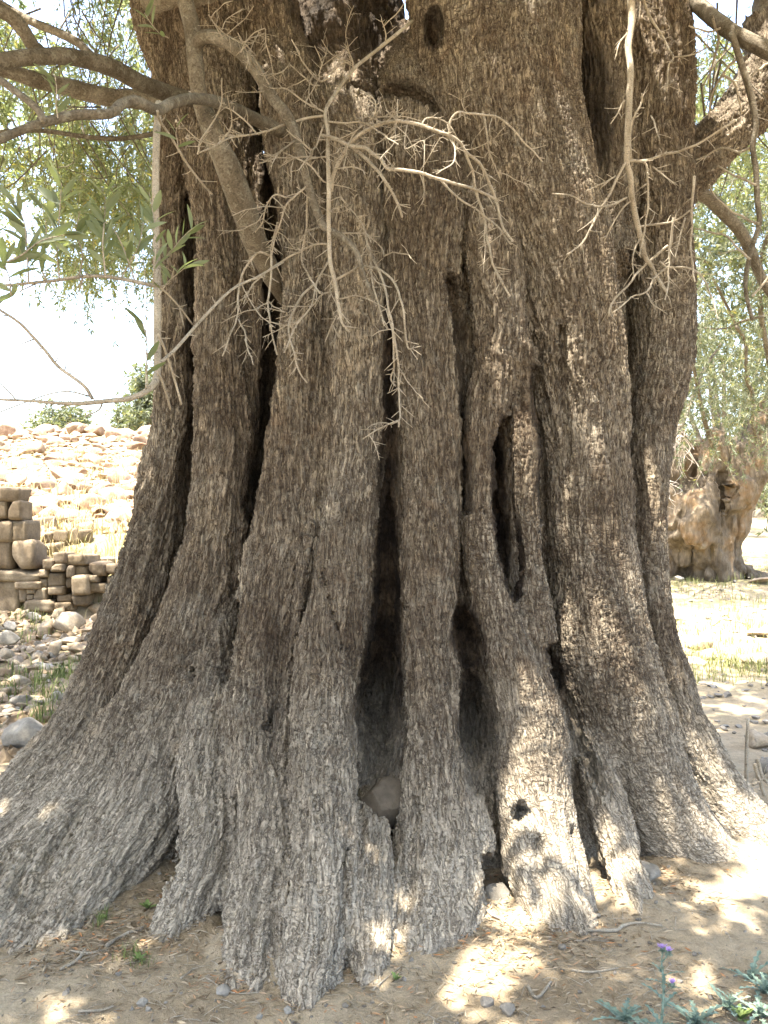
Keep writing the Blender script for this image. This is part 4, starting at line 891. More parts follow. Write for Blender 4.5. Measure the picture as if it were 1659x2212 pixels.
def foliage(name, parent, parts, mats, kind='stuff'):
    """one mesh of leaves (material 0) and stems (material 1)"""
    Vs, Qs, cs, mi, n = [], [], [], [], 0
    for V, Q, c, R, SQ in parts:
        Vs += [V, R]; Qs += [Q + n, SQ + n + len(V)]; cs += [c, np.full(len(R), .3)]; mi += [np.zeros(len(Q), np.int32), np.ones(len(SQ), np.int32)]; n += len(V) + len(R)
    V = np.vstack(Vs); me = mesh_np(name, V, np.vstack(Qs), mats, False, {'leafc': np.repeat(np.concatenate(cs)[:, None], 3, 1)})
    me.polygons.foreach_set('material_index', np.concatenate(mi)); me.update()
    o = put(name, me, parent) if parent is not None else link(name, me)
    if kind: o['kind'] = kind
    return o
M_STEM = M_TWIG
fr = np.random.default_rng(31)
# the crown overhead; openings let the sun through to where it falls on roots, bark and soil
SPOTS = [(860, 2068, 55), (950, 2120, 80), (1010, 2075, 55), (1060, 2140, 50), (880, 2140, 40), (40, 2180, 50), (150, 2200, 45), (190, 2020, 18), (1180, 1700, 34), (1200, 1840, 55), (1250, 1925, 50), (1130, 1905, 45), (1395, 1890, 30), (945, 1945, 28), (790, 1835, 20), (1300, 1440, 26), (1440, 1470, 22), (1490, 1600, 36), (1570, 1760, 28), (1600, 1900, 26), (1345, 400, 14), (1348, 480, 14), (1262, 60, 20), (730, 130, 16), (890, 155, 14), (470, 930, 14), (460, 1020, 18), (110, 1820, 24), (1400, 260, 12), (1590, 260, 22)]
SP3 = []
for (x, y, r) in SPOTS:
    d = depth_tab(x, y); g = hit(x, y)
    if g[1] < d: d = g[1]
    SP3.append((*unp(x, y, d), r / F * d, .15 if (x > 800 and y > 1600) or y > 2100 else .05))
SP3 = np.array(SP3); sv = np.array(TO_SUN)
nC = 6800
ang = fr.random(nC) * 6.283; rad = np.sqrt(fr.random(nC)) * 1.0
cx = -.9 + rad * np.cos(ang) * 7.4; cy = 3.9 + rad * np.sin(ang) * 7.2
cz = 5.0 + fr.random(nC) * 2.6 - rad * .5 + .3 * np.sin(cx * 1.3) + .3 * np.cos(cy * 1.1)
C = np.stack([cx, cy, cz], 1)
Tg = np.stack([fr.uniform(-2.4, .7, 900), fr.uniform(2.3, 4.6, 900), fr.uniform(0, 2.5, 900)], 1); hgt_ = fr.uniform(5.0, 7.4, 900)
C = np.vstack([C, Tg + np.array(TO_SUN)[None] / TO_SUN.z * (hgt_ - Tg[:, 2])[:, None]])
clump = fbm(C, .9, 2, 500); C = C[clump > -.6]
keep = np.ones(len(C), bool)
for s in SP3:
    v = C - s[:3]; al = v @ sv; dist = np.linalg.norm(v - al[:, None] * sv, axis=1); keep &= ~((al > .3) & (dist < s[3] + s[4]))
C = C[keep]
# leave the open sky and the view of the trunk free
px = 829.5 + C[:, 0] / np.maximum(C[:, 1], .3) * F; py = 1106 - (C[:, 2] - CAM_H) / np.maximum(C[:, 1], .3) * F
C = C[~((C[:, 1] > .3) & (py > -140) & (px > -250) & (px < 1900))]
dr = fr.standard_normal((len(C), 3)); dr /= np.linalg.norm(dr, axis=1, keepdims=True)
canopy = shoots(C, dr, fr.uniform(.18, .34, len(C)), 20, (.15, .23), (.055, .085), fr, stems=False)
def window(n, x0, x1, y0, y1, d0, d1, dens=None, seed=1):
    """random start points seen inside a part of the picture, at distances d0..d1"""
    r = np.random.default_rng(seed); x = r.uniform(x0, x1, n); y = y0 + (y1 - y0) * r.random(n); d = r.uniform(d0, d1, n)
    if dens is not None:
        k = r.random(n) < dens(x, y); x, y, d = x[k], y[k], d[k]
    return np.stack([(x - 829.5) / F * d, d, CAM_H - (y - 1106) / F * d], 1)
def dl(x, y):
    P = np.stack([x / 120., y / 120., 0 * x], 1); c = fbm(P, 1.0, 2, 610)
    base = np.interp(y, [-150, 0, 200, 380, 520, 600, 640], [1, .95, .8, .85, .55, .18, 0])
    return base * sstep(-.35, .25, c) * np.interp(x, [-60, 120, 330, 420], [.75, .8, 1, 1])
A1 = window(2700, -80, 420, -160, 640, 5.6, 8.5, dl, 41)
A1 = np.vstack([A1, window(1500, 130, 400, 200, 610, 6, 9, lambda x, y: sstep(620, 520, y) * sstep(-.6, .1, fbm(np.stack([x / 70., y / 70., 0 * x], 1), 1., 2, 615)), 42)])
hd = np.stack([fr.normal(0, .3, len(A1)), fr.normal(0, .3, len(A1)), fr.normal(-.5, .4, len(A1))], 1)
left_f = shoots(A1, hd, fr.uniform(.18, .40, len(A1)), 20, (.048, .075), (.010, .016), fr, .5, .0016)
def dr_(x, y): return sstep(-.5, .2, fbm(np.stack([x / 110., y / 110., 0 * x], 1), 1.0, 2, 640)) * np.interp(y, [-160, 300, 340], [1, .8, .3])
A2 = window(900, 1460, 1720, -160, 420, 5.6, 8.5, dr_, 43)
Tw = np.stack([fr.uniform(-6.0, -2.2, 1500), fr.uniform(7.5, 11.5, 1500), fr.uniform(0, 1.2, 1500)], 1); hw_ = fr.uniform(4.6, 6.6, 1500); Tw = Tw + sv[None] / sv[2] * (hw_ - Tw[:, 2])[:, None]
Tw = Tw[fbm(Tw, 1.1, 2, 520) > -.35]
wall_f = shoots(Tw, fr.normal(0, .5, (len(Tw), 3)), fr.uniform(.2, .4, len(Tw)), 26, (.07, .10), (.018, .027), fr, .4, .0016, False)
hd = np.stack([fr.normal(0, .3, len(A2)), fr.normal(0, .3, len(A2)), fr.normal(-.5, .4, len(A2))], 1)
right_f = shoots(A2, hd, fr.uniform(.18, .40, len(A2)), 20, (.048, .075), (.010, .016), fr, .5, .0016)
A3 = window(60, 540, 640, -140, 60, 5.6, 7.5, None, 47)
mid_f = shoots(A3, fr.normal(0, .5, (len(A3), 3)), fr.uniform(.18, .35, len(A3)), 20, (.045, .068), (.009, .014), fr)
foliage('crown', tree, [canopy, wall_f, left_f, right_f, mid_f], [M_LEAF, M_STEM])
# bare drooping shoots behind the left boughs
mb = MB(); br = np.random.default_rng(8)
for k in range(46):
    x, y = br.uniform(-20, 350), br.uniform(-60, 330); d = br.uniform(4.8, 6.4); p = np.array(unp(x, y, d)); l = br.uniform(.25, .7); a = br.normal(0, .35)
    q = [p, p + (a * l * .4, br.normal(0, .1), -l * .35), p + (a * l * .9, br.normal(0, .15), -l * .75), p + (a * l * 1.1 + br.normal(0, .08), br.normal(0, .15), -l)]
    mb.tube(crspline(np.array(q), 3), np.linspace(.006, .0018, 10), 4)
for k in range(22):
    x, y = br.uniform(1490, 1680), br.uniform(-40, 420); d = br.uniform(4.8, 6.0); p = np.array(unp(x, y, d)); l = br.uniform(.3, .8); a = br.normal(0, .5)
    q = [p, p + (a * l * .4, br.normal(0, .1), -l * .35), p + (a * l * .9, br.normal(0, .15), -l * .75), p + (a * l * 1.1 + br.normal(0, .1), br.normal(0, .15), -l)]
    mb.tube(crspline(np.array(q), 3), np.linspace(.007, .002, 10), 4)
o = put('fine_shoots', mb.mesh('fine_shoots', [M_LIMB]), tree); o['kind'] = 'stuff'
# near leafy sprigs, each leaf a piece of its own
def leaf_mesh(name, curl, wid, seed):
    n = 7; t = np.linspace(0, 1, n); w = wid * 1.15 * np.sin(np.pi * np.clip(t * .93 + .05, 0, 1)) ** .8; z = -curl * t ** 2; V = []
    for i in range(n): V += [(t[i], -w[i], z[i] + w[i] * .35), (t[i], 0, z[i]), (t[i], w[i], z[i] + w[i] * .35)]
    Q = []
    for i in range(n - 1): a = i * 3; Q += [(a, a + 1, a + 4, a + 3), (a + 1, a + 2, a + 5, a + 4)]
    r = np.random.default_rng(seed); c = np.full((len(V), 3), np.clip(r.normal(.42, .25), 0, .97))
    return mesh_np(name, V, Q, [M_LEAF], True, {'leafc': c})
LEAVES = [leaf_mesh('leaf', c, w, 60 + k) for k, (c, w) in enumerate([(.08, .105), (.18, .09), (.02, .115), (.28, .095), (.12, .085), (-.06, .11), (.1, .12), (.2, .10)])]
SPR = [([(128, 604), (124, 545), (128, 470), (133, 396)], 1.95, 12), ([(228, 598), (222, 530), (226, 470), (228, 415)], 2.0, 11), ([(330, 612), (336, 540), (332, 470), (322, 415)], 2.3, 11), ([(62, 612), (58, 540), (52, 480), (28, 430)], 1.9, 11), ([(-10, 575), (40, 555), (90, 520), (150, 505)], 1.9, 10), ([(290, 603), (272, 550), (248, 500), (215, 470)], 2.1, 11), ([(344, 570), (372, 540), (395, 512), (418, 492)], 2.4, 8), ([(343, 640), (360, 612), (385, 590), (408, 572)], 2.4, 7), ([(365, 82), (345, 72), (326, 50), (312, 28)], 3.0, 6), ([(125, 255), (121, 225), (122, 190), (118, 160)], 2.4, 6), ([(170, 600), (178, 550), (165, 500), (175, 450)], 2.1, 9), ([(40, 613), (25, 640), (20, 600), (5, 560)], 1.9, 7), ([(260, 603), (285, 560), (300, 530), (310, 480)], 2.2, 9), ([(315, 840), (316, 790), (318, 740), (306, 690)], 2.35, 4), ([(100, 608), (85, 560), (100, 500), (90, 440)], 2.0, 8), ([(383, 330), (384, 310), (380, 290), (383, 270)], 2.8, 3)]
lr = random.Random(77)
for rows, d, nl in SPR:
    P = crspline(np.column_stack([pts3(rows, (d, d - .06)), np.linspace(.0022, .001, 4)]), 5); mb = MB(); mb.tube(P[:, :3], P[:, 3], 5)
    spg = put('sprig', mb.mesh('sprig', [M_STEM]), tree)
    nl = int(nl * 1.4)
    for k in range(nl):
        i = min(len(P) - 2, 2 + int((k + .5) / nl * (len(P) - 2))); tg = Vector(P[i + 1, :3] - P[i, :3]).normalized()
        o = link('leaf', LEAVES[lr.randrange(8)], spg)
        sd = Vector((lr.choice((-1, 1)) * lr.uniform(.5, 1), lr.uniform(-.6, .6), lr.uniform(-.3, .3)))
        dv = (tg * lr.uniform(.4, 1.1) + sd * .75).normalized(); q = dv.to_track_quat('X', 'Z'); e = q.to_matrix().to_4x4() @ Matrix.Rotation(lr.uniform(-1.4, 1.4), 4, 'X')
        s = lr.uniform(.048, .076)
        o.matrix_basis = Matrix.Translation(P[i, :3]) @ e @ Matrix.Diagonal((s, s, s, 1))
tick('leaves')
# ================================================================ second old olive behind on the right
def strands_mesh(strands, cuts, lo, hi, h, kk):
    lo = np.array(lo); n = np.ceil((np.array(hi) - lo) / h).astype(int)
    X = (lo[0] + np.arange(n[0]) * h)[:, None, None]; Y = (lo[1] + np.arange(n[1]) * h)[None, :, None]; Z = (lo[2] + np.arange(n[2]) * h)[None, None, :]
    S = np.full(n, 9.)
    for P in strands:
        L = np.full(n, 9.)
        for A, B in zip(P[:-1], P[1:]): L = np.minimum(L, segd(X, Y, Z, A, B))
        q = np.clip(.5 + .5 * (S - L) / kk, 0, 1); S = S + (L - S) * q - kk * q * (1 - q)
    for P in cuts:
        L = np.full(n, 9.)
        for A, B in zip(P[:-1], P[1:]): L = np.minimum(L, segd(X, Y, Z, A, B, .5))
        S = np.maximum(S, -L)
    S[0] = S[-1] = 1; S[:, 0] = S[:, -1] = 1; S[:, :, 0] = S[:, :, -1] = 1
    global VH, G0
    v0, g0 = VH, G0; VH, G0 = h, lo
    V, Q = surface_nets(S.astype(np.float32)); VH, G0 = v0, g0
    V = relax(V, Q, 2); V, Q = subdiv(V, Q); V = relax(V.astype(np.float32), Q, 2)
    return V, Q
D2 = 16.0
def s2(rows, fr_=.9): 
    out = []
    for x, y, hw, e in rows: r = hw / F * D2; out.append((*unp(x, y, D2 + e + r * fr_), r))
    return crspline(out, 3)
ST2 = [s2([(1700, 860, 46, .3), (1655, 940, 48, .1), (1612, 1020, 50, 0), (1580, 1090, 50, 0), (1562, 1160, 46, 0), (1556, 1215, 44, 0), (1552, 1262, 48, 0)]), s2([(1545, 960, 32, .1), (1548, 1030, 42, -.1), (1518, 1090, 46, -.3), (1500, 1130, 40, -.35), (1505, 1165, 24, -.3)]), s2([(1450, 930, 40, .5), (1450, 1010, 44, .3), (1455, 1080, 40, .1), (1462, 1140, 32, 0), (1470, 1180, 22, .1), (1476, 1210, 16, .2)]), s2([(1420, 1080, 40, .3), (1400, 1160, 40, .3), (1385, 1250, 40, .2)]), s2([(1560, 1180, 30, 0), (1590, 1225, 26, .3), (1640, 1250, 22, .5)]), s2([(1500, 1000, 50, .6), (1490, 1100, 56, .6), (1490, 1180, 50, .8), (1490, 1260, 50, .8)]), s2([(1600, 1080, 30, -.2), (1606, 1060, 24, -.3)]), s2([(1530, 1130, 30, -.2), (1535, 1190, 34, -.1), (1540, 1250, 40, 0)])]
CT2 = [s2([(1440, 1180, 18, -.2), (1450, 1235, 24, -.2)], .3), s2([(1503, 1185, 17, -.4), (1514, 1232, 22, -.3)], .3), s2([(1475, 985, 14, -.2), (1468, 1040, 18, -.2)], .3), s2([(1606, 1062, 9, -.4), (1608, 1066, 8, -.4)], .2), s2([(1570, 1000, 8, -.2), (1555, 1100, 8, -.1)], .2), s2([(1480, 1060, 8, -.2), (1478, 1110, 9, -.2)], .3)]
zb = ground_at(*unp(1510, 1240, D2)[:2])
BV2, BQ2 = strands_mesh(ST2, CT2, (4.4, 15.2, zb - .4), (8.3, 18.4, 4.4), .035, .12)
n2 = vnormals(BV2, BQ2); BV2 = BV2 + n2 * (fbm(BV2, (3.4, 3.4, 2.4), 3, 700) * .16 - .10 * np.clip(1 - np.abs(fbm(BV2, (2.8, 2.8, 1.1), 2, 705)) / .16, 0, 1) + fbm(BV2, (16., 16., 5.), 3, 710) * .03)[:, None]
def bark2():
    m, t, b = new_mat('gnarled_olive_wood', .9, .15)
    wp = N(t, 'ShaderNodeNewGeometry').outputs['Position']; mp = N(t, 'ShaderNodeMapping'); mp.inputs['Scale'].default_value = (1, 1, .3); t.links.new(wp, mp.inputs[0])
    a = noise_node(t, 1.7, 4, .6, wp); f = noise_node(t, 16, 6, .7, mp.outputs[0], .6)
    col = ramp(t, a, [(.34, (.095, .075, .052)), (.5, (.19, .155, .11)), (.60, (.20, .135, .075)), (.70, (.30, .26, .20))])
    col = mix(t, .75, col, ramp(t, f, [(.3, (.45, .43, .40)), (.7, (1.35, 1.33, 1.3))]), 'MULTIPLY')
    t.links.new(col, b.inputs['Base Color']); bump(t, b, f, .8, .06); return m
tree2 = empty('olive_tree', tuple(unp(1520, 1245, D2))); tag(tree2, 'gnarled old olive tree with knobbly burred trunk standing beyond the great trunk', 'tree')
put('trunk', mesh_np('trunk', BV2, BQ2, [bark2()]), tree2)
def dq(x, y):
    return sstep(-.75, .0, fbm(np.stack([x / 90., y / 90., 0 * x], 1), 1., 2, 720)) * np.interp(y, [250, 380, 880, 990], [.5, 1, 1, .35]) * np.interp(x, [1390, 1480], [.5, 1])
A4 = window(3600, 1400, 1800, 120, 990, 12.5, 19, dq, 51)
hd = np.stack([fr.normal(0, .35, len(A4)), fr.normal(0, .35, len(A4)), fr.normal(-.4, .5, len(A4))], 1)
T2 = np.stack([fr.uniform(4.2, 10.5, 1100), fr.uniform(13.5, 18.5, 1100), fr.uniform(.6, 3, 1100)], 1); h2_ = fr.uniform(5.2, 8.5, 1100); T2 = T2 + sv[None] / sv[2] * (h2_ - T2[:, 2])[:, None]; T2 = T2[fbm(T2, .9, 2, 530) > -.4]
over2 = shoots(T2, fr.normal(0, .6, (len(T2), 3)), fr.uniform(.3, .6, len(T2)), 20, (.12, .18), (.034, .05), fr, .4, .002, False)
foliage('crown', tree2, [over2, shoots(A4, hd, fr.uniform(.25, .5, len(A4)), 20, (.06, .10), (.015, .024), fr, .4, .002)], [M_LEAF2, M_STEM])
for rows, rad in [([(1700, 690), (1659, 683), (1606, 693), (1563, 710), (1500, 706)], (.035, .012)), ([(1590, 706), (1610, 740), (1613, 820), (1626, 853), (1626, 913), (1640, 960)], (.03, .04)), ([(1500, 520), (1540, 600), (1580, 680), (1610, 740)], (.015, .03)), ([(1480, 700), (1500, 800), (1520, 900), (1540, 970)], (.02, .05)), ([(1659, 500), (1640, 600), (1650, 720), (1680, 850)], (.03, .06)), ([(1450, 950), (1480, 900), (1520, 800), (1560, 740)], (.05, .02))]:
    P = pts3(rows, (14.0, 15.8)); S = crspline(P, 5); mb = MB(); mb.tube(S, np.linspace(*rad, len(S)), 6, 1, .2); put('branch', mb.mesh('branch', [M_LIMB]), tree2)
# tuft of bleached dead twigs on its near side
mb = MB()
mt_, tt_, tb_ = new_mat('bleached_twig', .8, .2); tb_.inputs['Base Color'].default_value = (.42, .37, .31, 1)
for k in range(64):
    lowr = k > 44; x, y = (TR.gauss(1462, 8), TR.uniform(905, 960)) if not lowr else (TR.gauss(1432, 5), TR.uniform(1030, 1060))
    p = np.array(unp(x, y, 15.3 + TR.gauss(0, .12))); l = TR.uniform(.25, .75) * (.6 if lowr else 1); a = TR.gauss(-.1, .4)
    q = np.array([p, p + (a * l * .5, TR.gauss(0, .08), -l * .25), p + (a * l * .9 + TR.gauss(0, .08), TR.gauss(0, .1), -l * .7), p + (a * l + TR.gauss(0, .1), TR.gauss(0, .1), -l)])
    mb.tube(crspline(q, 3), np.linspace(.010, .004, 10), 4)
o = put('dead_twigs', mb.mesh('dead_twigs', [mt_]), tree2); o['kind'] = 'stuff'

# ================================================================ trees far behind
def far_tree(x, y, d, w, h, label, seed, n, group=None, leaf=(.14, .24)):
    r = np.random.default_rng(seed); px_, py_ = (x - 829.5) / F * d, d; z0 = ground_at(px_, py_) - .15
    root = empty('olive_tree', (px_, py_, z0)); tag(root, label, 'tree', group)
    ztop = CAM_H - (y - h / 2 - 1106) / F * d; zlow = CAM_H - (y + h / 2 - 1106) / F * d; W_ = w / F * d / 2; zc = (ztop + zlow) / 2; hz = (ztop - zlow) / 2
    nb_ = 16; cen = []
    for k in range(nb_):
        u = r.standard_normal(3); u /= np.linalg.norm(u); u *= r.random() ** .4; cen.append((px_ + u[0] * W_ * .8, py_ + u[1] * W_ * .8, zc + u[2] * hz * .8))
    cen = np.array(cen); mb = MB()
    fork = np.array([px_ + r.normal(0, .1), py_, z0 + max(.5, (zlow - z0) * .8)])
    q = np.array([(px_, py_, z0 - .1), (px_ + r.normal(0, .08), py_, (z0 + fork[2]) / 2), fork]); S = crspline(q, 4); mb.tube(S, np.linspace(.24, .16, len(S)) * max(.6, W_ / 2), 8, 2, .2)
    for c in cen[::2]: S = crspline(np.array([fork, (fork + c) / 2 + (0, 0, .15), c]), 3); mb.tube(S, np.linspace(.09, .025, len(S)) * max(.6, W_ / 2), 5)
    put('trunk', mb.mesh('trunk', [M_LIMB]), root)
    i = r.integers(0, nb_, n); st = cen[i] + r.normal(0, .22, (n, 3)) * (W_, W_, hz)
    foliage('crown', root, [shoots(st, r.normal(0, .5, (n, 3)) + (0, 0, -.3), r.uniform(.3, .7, n), 14, leaf, (leaf[0] * .32, leaf[1] * .32), r, .5, .006, False)], [M_LEAF2, M_STEM]); return root
far_tree(128, 905, 34, 130, 80, 'small pale olive tree on the hilltop, leftmost of the skyline trees', 801, 260)
far_tree(288, 905, 36, 90, 110, 'hilltop olive tree seen close to the trunk edge, second on the skyline', 802, 260)
far_tree(325, 845, 30, 90, 190, 'tall loose hilltop olive tree partly hidden behind the great trunk', 803, 320)
far_tree(60, 930, 45, 90, 34, 'low bushy olive far back on the hilltop', 804, 120)
for k, (x, y, d, w, h) in enumerate([(1560, 800, 30, 420, 560), (1690, 820, 26, 300, 560), (1470, 700, 38, 340, 640), (1640, 1060, 48, 320, 150)]):
    far_tree(x, y, d, w, h, 'dense grey-green olive tree in the grove far behind the gnarled tree', 810 + k, 700, 'grove behind the gnarled tree', (.16, .26))
tick('back trees')

# ================================================================ grass and herbs
def grass_mesh(name, pts, hmin, hmax, wid, cols, label, seed, blades=7, spread=.05):
    r = np.random.default_rng(seed); z = terrain(pts[:, 0], pts[:, 1]); n = len(pts) * blades
    b = np.repeat(np.column_stack([pts, z - .01]), blades, 0) + np.column_stack([r.normal(0, spread, (n, 2)), np.zeros(n)])
    h = r.uniform(hmin, hmax, n); a = r.random(n) * 6.28; ln = r.uniform(.15, .8, n); dx = np.stack([np.cos(a), np.sin(a), 0 * a], 1); sx = np.stack([-np.sin(a), np.cos(a), 0 * a], 1)
    w = (wid * r.uniform(.6, 1.3, n))[:, None]; up = np.array([0, 0, 1.])
    m1 = b + up * (h * .55)[:, None] + dx * (h * ln * .25)[:, None]; tp = b + up * (h * (1 - .25 * ln))[:, None] + dx * (h * ln * .8)[:, None]
    V = np.stack([b - sx * w, b + sx * w, m1 + sx * w * .8, m1 - sx * w * .8, tp + sx * w * .15, tp - sx * w * .15], 1).reshape(-1, 3); k = np.arange(n)[:, None] * 6
    Q = np.concatenate([k + [0, 1, 2, 3], k + [3, 2, 4, 5]])
    c = np.repeat(np.clip(r.normal(.5, .3, n), 0, 1), 6)
    m, t, bs = new_mat(name, .7, .2); at = N(t, 'ShaderNodeAttribute', attribute_name='leafc'); t.links.new(ramp(t, at.outputs['Fac'], [(0, cols[0]), (1, cols[1])]), bs.inputs['Base Color'])
    o = link(name, mesh_np(name, V, Q, [m], False, {'leafc': np.repeat(c[:, None], 3, 1)})); tag(o, label, kind='stuff'); return o
GREEN = ((.075, .105, .028), (.20, .22, .075)); DRY = ((.26, .20, .085), (.40, .34, .19))
def clumps(cs, n, sd, seed):
    r = np.random.default_rng(seed); out = []
    for (x, y) in cs:
        p = hit(x, y); out.append(p[:2] + r.normal(0, 1, (n, 2)) * (sd * (p[1] / 6), sd * 1.6 * (p[1] / 6)))
    return np.vstack(out)
grass_mesh('dry_grass', np.vstack([fan(520, 61, 11.8, 22, -.5, -.26), clumps([(60, 1150), (150, 1120), (200, 1090), (240, 1160), (120, 1170), (170, 1210)], 26, .16, 62)]), .10, .30, .006, DRY, 'dry golden grass on the stony slope', 63, 7, .10)
grass_mesh('grass', clumps([(85, 1340), (60, 1320), (75, 1380), (110, 1480), (120, 1545), (100, 1510), (110, 1570), (150, 1460), (170, 1520), (40, 1470), (20, 1500), (180, 1440), (240, 1250), (150, 1500)], 12, .10, 64), .06, .24, .0045, GREEN, 'green grass tufts among the rubble', 65, 7, .04)
grass_mesh('grass', np.vstack([clumps([(1480, 1370), (1540, 1360), (1600, 1350), (1640, 1370), (1560, 1440), (1610, 1440), (1650, 1450), (1580, 1430), (1520, 1440), (1470, 1420), (1630, 1455), (1600, 1300), (1640, 1240), (1500, 1260), (1450, 1255), (1540, 1255), (1580, 1230)], 22, .22, 66), fan(260, 67, 8, 22, .31, .52)]), .05, .17, .004, ((.10, .12, .035), (.27, .26, .10)), 'sparse green and yellow grass beyond the right root', 68, 7, .07)
grass_mesh('grass', clumps([(290, 2060), (300, 2085), (270, 2070), (225, 1985), (210, 2000), (60, 1775), (40, 1780)], 5, .03, 69), .02, .07, .0018, GREEN, 'small green blades sprouting before the left root', 70, 5, .012)
M_HERB, t_, b_ = new_mat('herb_leaf', .6, .25); t_.links.new(ramp(t_, objrand(t_), [(0, (.085, .13, .035)), (1, (.16, .21, .06))]), b_.inputs['Base Color'])
def herb(x, y, size, label, n=9, d=None):
    """rosette of broad little leaves"""
    p = hit(x, y); s = size * p[1] / F; r = random.Random(int(x * 7 + y)); root = empty('seedling', tuple(p)); tag(root, label, 'plant')
    for k in range(n):
        a = k * 2.4; el = r.uniform(.25, 1.0); L = s * r.uniform(.6, 1); dv = Vector((math.cos(a) * math.cos(el), math.sin(a) * math.cos(el), math.sin(el)))
        me = HERB[k % 2]; o = link('leaf', me, root); q = dv.to_track_quat('X', 'Z'); o.matrix_basis = q.to_matrix().to_4x4() @ Matrix.Diagonal((L, L, L, 1))
def hleaf(w, lob):
    n = 7; t = np.linspace(0, 1, n); ww = w * np.sin(np.pi * np.clip(t * .95 + .03, 0, 1)) ** .7 * (1 + lob * np.cos(t * 22)); V = []
    for i in range(n): V += [(t[i], -ww[i], .25 * t[i] * (1 - t[i]) + ww[i] * .2), (t[i], 0, .25 * t[i] * (1 - t[i])), (t[i], ww[i], .25 * t[i] * (1 - t[i]) + ww[i] * .2)]
    Q = []
    for i in range(n - 1): a = i * 3; Q += [(a, a + 1, a + 4, a + 3), (a + 1, a + 2, a + 5, a + 4)]
    return mesh_np('herb_leaf', V, Q, [M_HERB])
HERB = [hleaf(.22, .25), hleaf(.15, .4)]
herb(854, 2122, 20, 'tiny bright green seedling on the sunlit soil before the central root')
herb(222, 1990, 18, 'small green seedling beside the foot of the left root', 8)
herb(318, 1968, 26, 'pale seedling growing in the crevice between the left roots', 8)
herb(300, 2078, 24, 'low green herb in the litter before the left root', 11)
herb(1600, 2205, 40, 'leafy green weed low at the right beside the thistles', 12)
# ---- thistles
M_TH, t_, b_ = new_mat('thistle_green', .65, .25); wp = N(t_, 'ShaderNodeNewGeometry').outputs['Position']; t_.links.new(ramp(t_, noise_node(t_, 60, 3, .6, wp), [(.3, (.080, .125, .095)), (.7, (.20, .26, .20))]), b_.inputs['Base Color'])
M_TF, t_, b_ = new_mat('thistle_purple', .6, .2); b_.inputs['Base Color'].default_value = (.42, .28, .60, 1)
def spiny_leaf(L, w, seed):
    r = np.random.default_rng(seed); mb = MB(); n = 8
    V = []; Q = []
    for i in range(n + 1):
        t = i / n; lobe = w * (1 - .6 * t) * (1.0 if i % 2 else .28); z = .25 * L * t - .3 * L * t * t
        V += [(t * L + (.03 * L if i % 2 else 0), -lobe, z + lobe * .35), (t * L, 0, z), (t * L + (.03 * L if i % 2 else 0), lobe, z + lobe * .35)]
        if i: a = (i - 1) * 3; Q += [(a, a + 1, a + 4, a + 3), (a + 1, a + 2, a + 5, a + 4)]
    mb.add(V, Q)
    for i in range(1, n + 1):
        for sgn in (-1, 1):
            b0 = np.array(V[i * 3 + (0 if sgn < 0 else 2)]); tip = b0 + (.10 * L, sgn * .10 * L, r.uniform(0, .08) * L); mb.tube(np.array([b0, (b0 + tip) / 2, tip]), [.0008, .0006, .0003], 3)
    return mb.mesh('thistle_leaf', [M_TH], False)
TL = [spiny_leaf(1, .16, 3), spiny_leaf(1, .12, 4), spiny_leaf(1, .2, 5)]
def thistle(base, rows, heads, nleaf, label, seed, lsize=(.05, .09)):
    r = random.Random(seed); base = np.array(base); root = empty('thistle', tuple(base)); tag(root, label, 'plant', None)
    P = crspline(np.array([base] + [base + v for v in rows]), 5) - base; mb = MB(); mb.tube(P, np.linspace(.0045, .0022, len(P)), 6)
    for i in range(2, len(P)):
        for _ in range(5):
            v = np.array([r.gauss(0, 1), r.gauss(0, 1), r.gauss(.3, .4)]); v /= np.linalg.norm(v); mb.tube(np.array([P[i], P[i] + v * .008, P[i] + v * .017]), [.0009, .0006, .0003], 3)
    link('stem', mb.mesh('stem', [M_TH]), root)
    for k in range(nleaf):
        i = int((k / nleaf) ** 1.6 * (len(P) - 2)); a = k * 2.4 + r.uniform(-.3, .3); el = r.uniform(.05, .7); L = r.uniform(*lsize) * (1.25 - .7 * i / len(P))
        o = link('leaf', TL[k % 3], root); dv = Vector((math.cos(a) * math.cos(el), math.sin(a) * math.cos(el), math.sin(el))); o.matrix_basis = Matrix.Translation(P[i]) @ dv.to_track_quat('X', 'Z').to_matrix().to_4x4() @ Matrix.Diagonal((L, L, L, 1))
    for (v, s) in heads:
        c = np.array(v); k_ = P[np.argmin(np.linalg.norm(P - c, axis=1))]; mb = MB(); mb.tube(crspline(np.array([k_, (k_ + c) / 2 + (0, 0, -.004), c]), 3), np.linspace(.002, .0018, 7), 5)
        V, Fc = ico(2); mb.add(V * (s * .55, s * .55, s * .75) + c, None, Fc)
        for _ in range(60):
            u = np.array([r.gauss(0, 1), r.gauss(0, 1), r.gauss(.1, .8)]); u /= np.linalg.norm(u); mb.tube(np.array([c + u * s * .5, c + u * s * .9, c + u * s * 1.5]), [.0010, .0007, .0003], 3)
        hd_ = link('flower_head', mb.mesh('flower_head', [M_TH]), root)
        mb = MB()
        for _ in range(46):
            u = np.array([r.gauss(0, .33), r.gauss(0, .33), 1]); b0 = c + u * (s * .35, s * .35, s * .55); mb.tube(np.array([b0, b0 + u * s * .5, b0 + u * (1.5, 1.5, 1) * s * 1.1]), [.0009, .0009, .0005], 3)
        link('petals', mb.mesh('petals', [M_TF]), hd_)
tb = np.array(unp(1424, 2216, 2.60)); tb[2] = ground_at(tb[0], tb[1]) - .005
def rel(x, y, d): return np.array(unp(x, y, d)) - tb
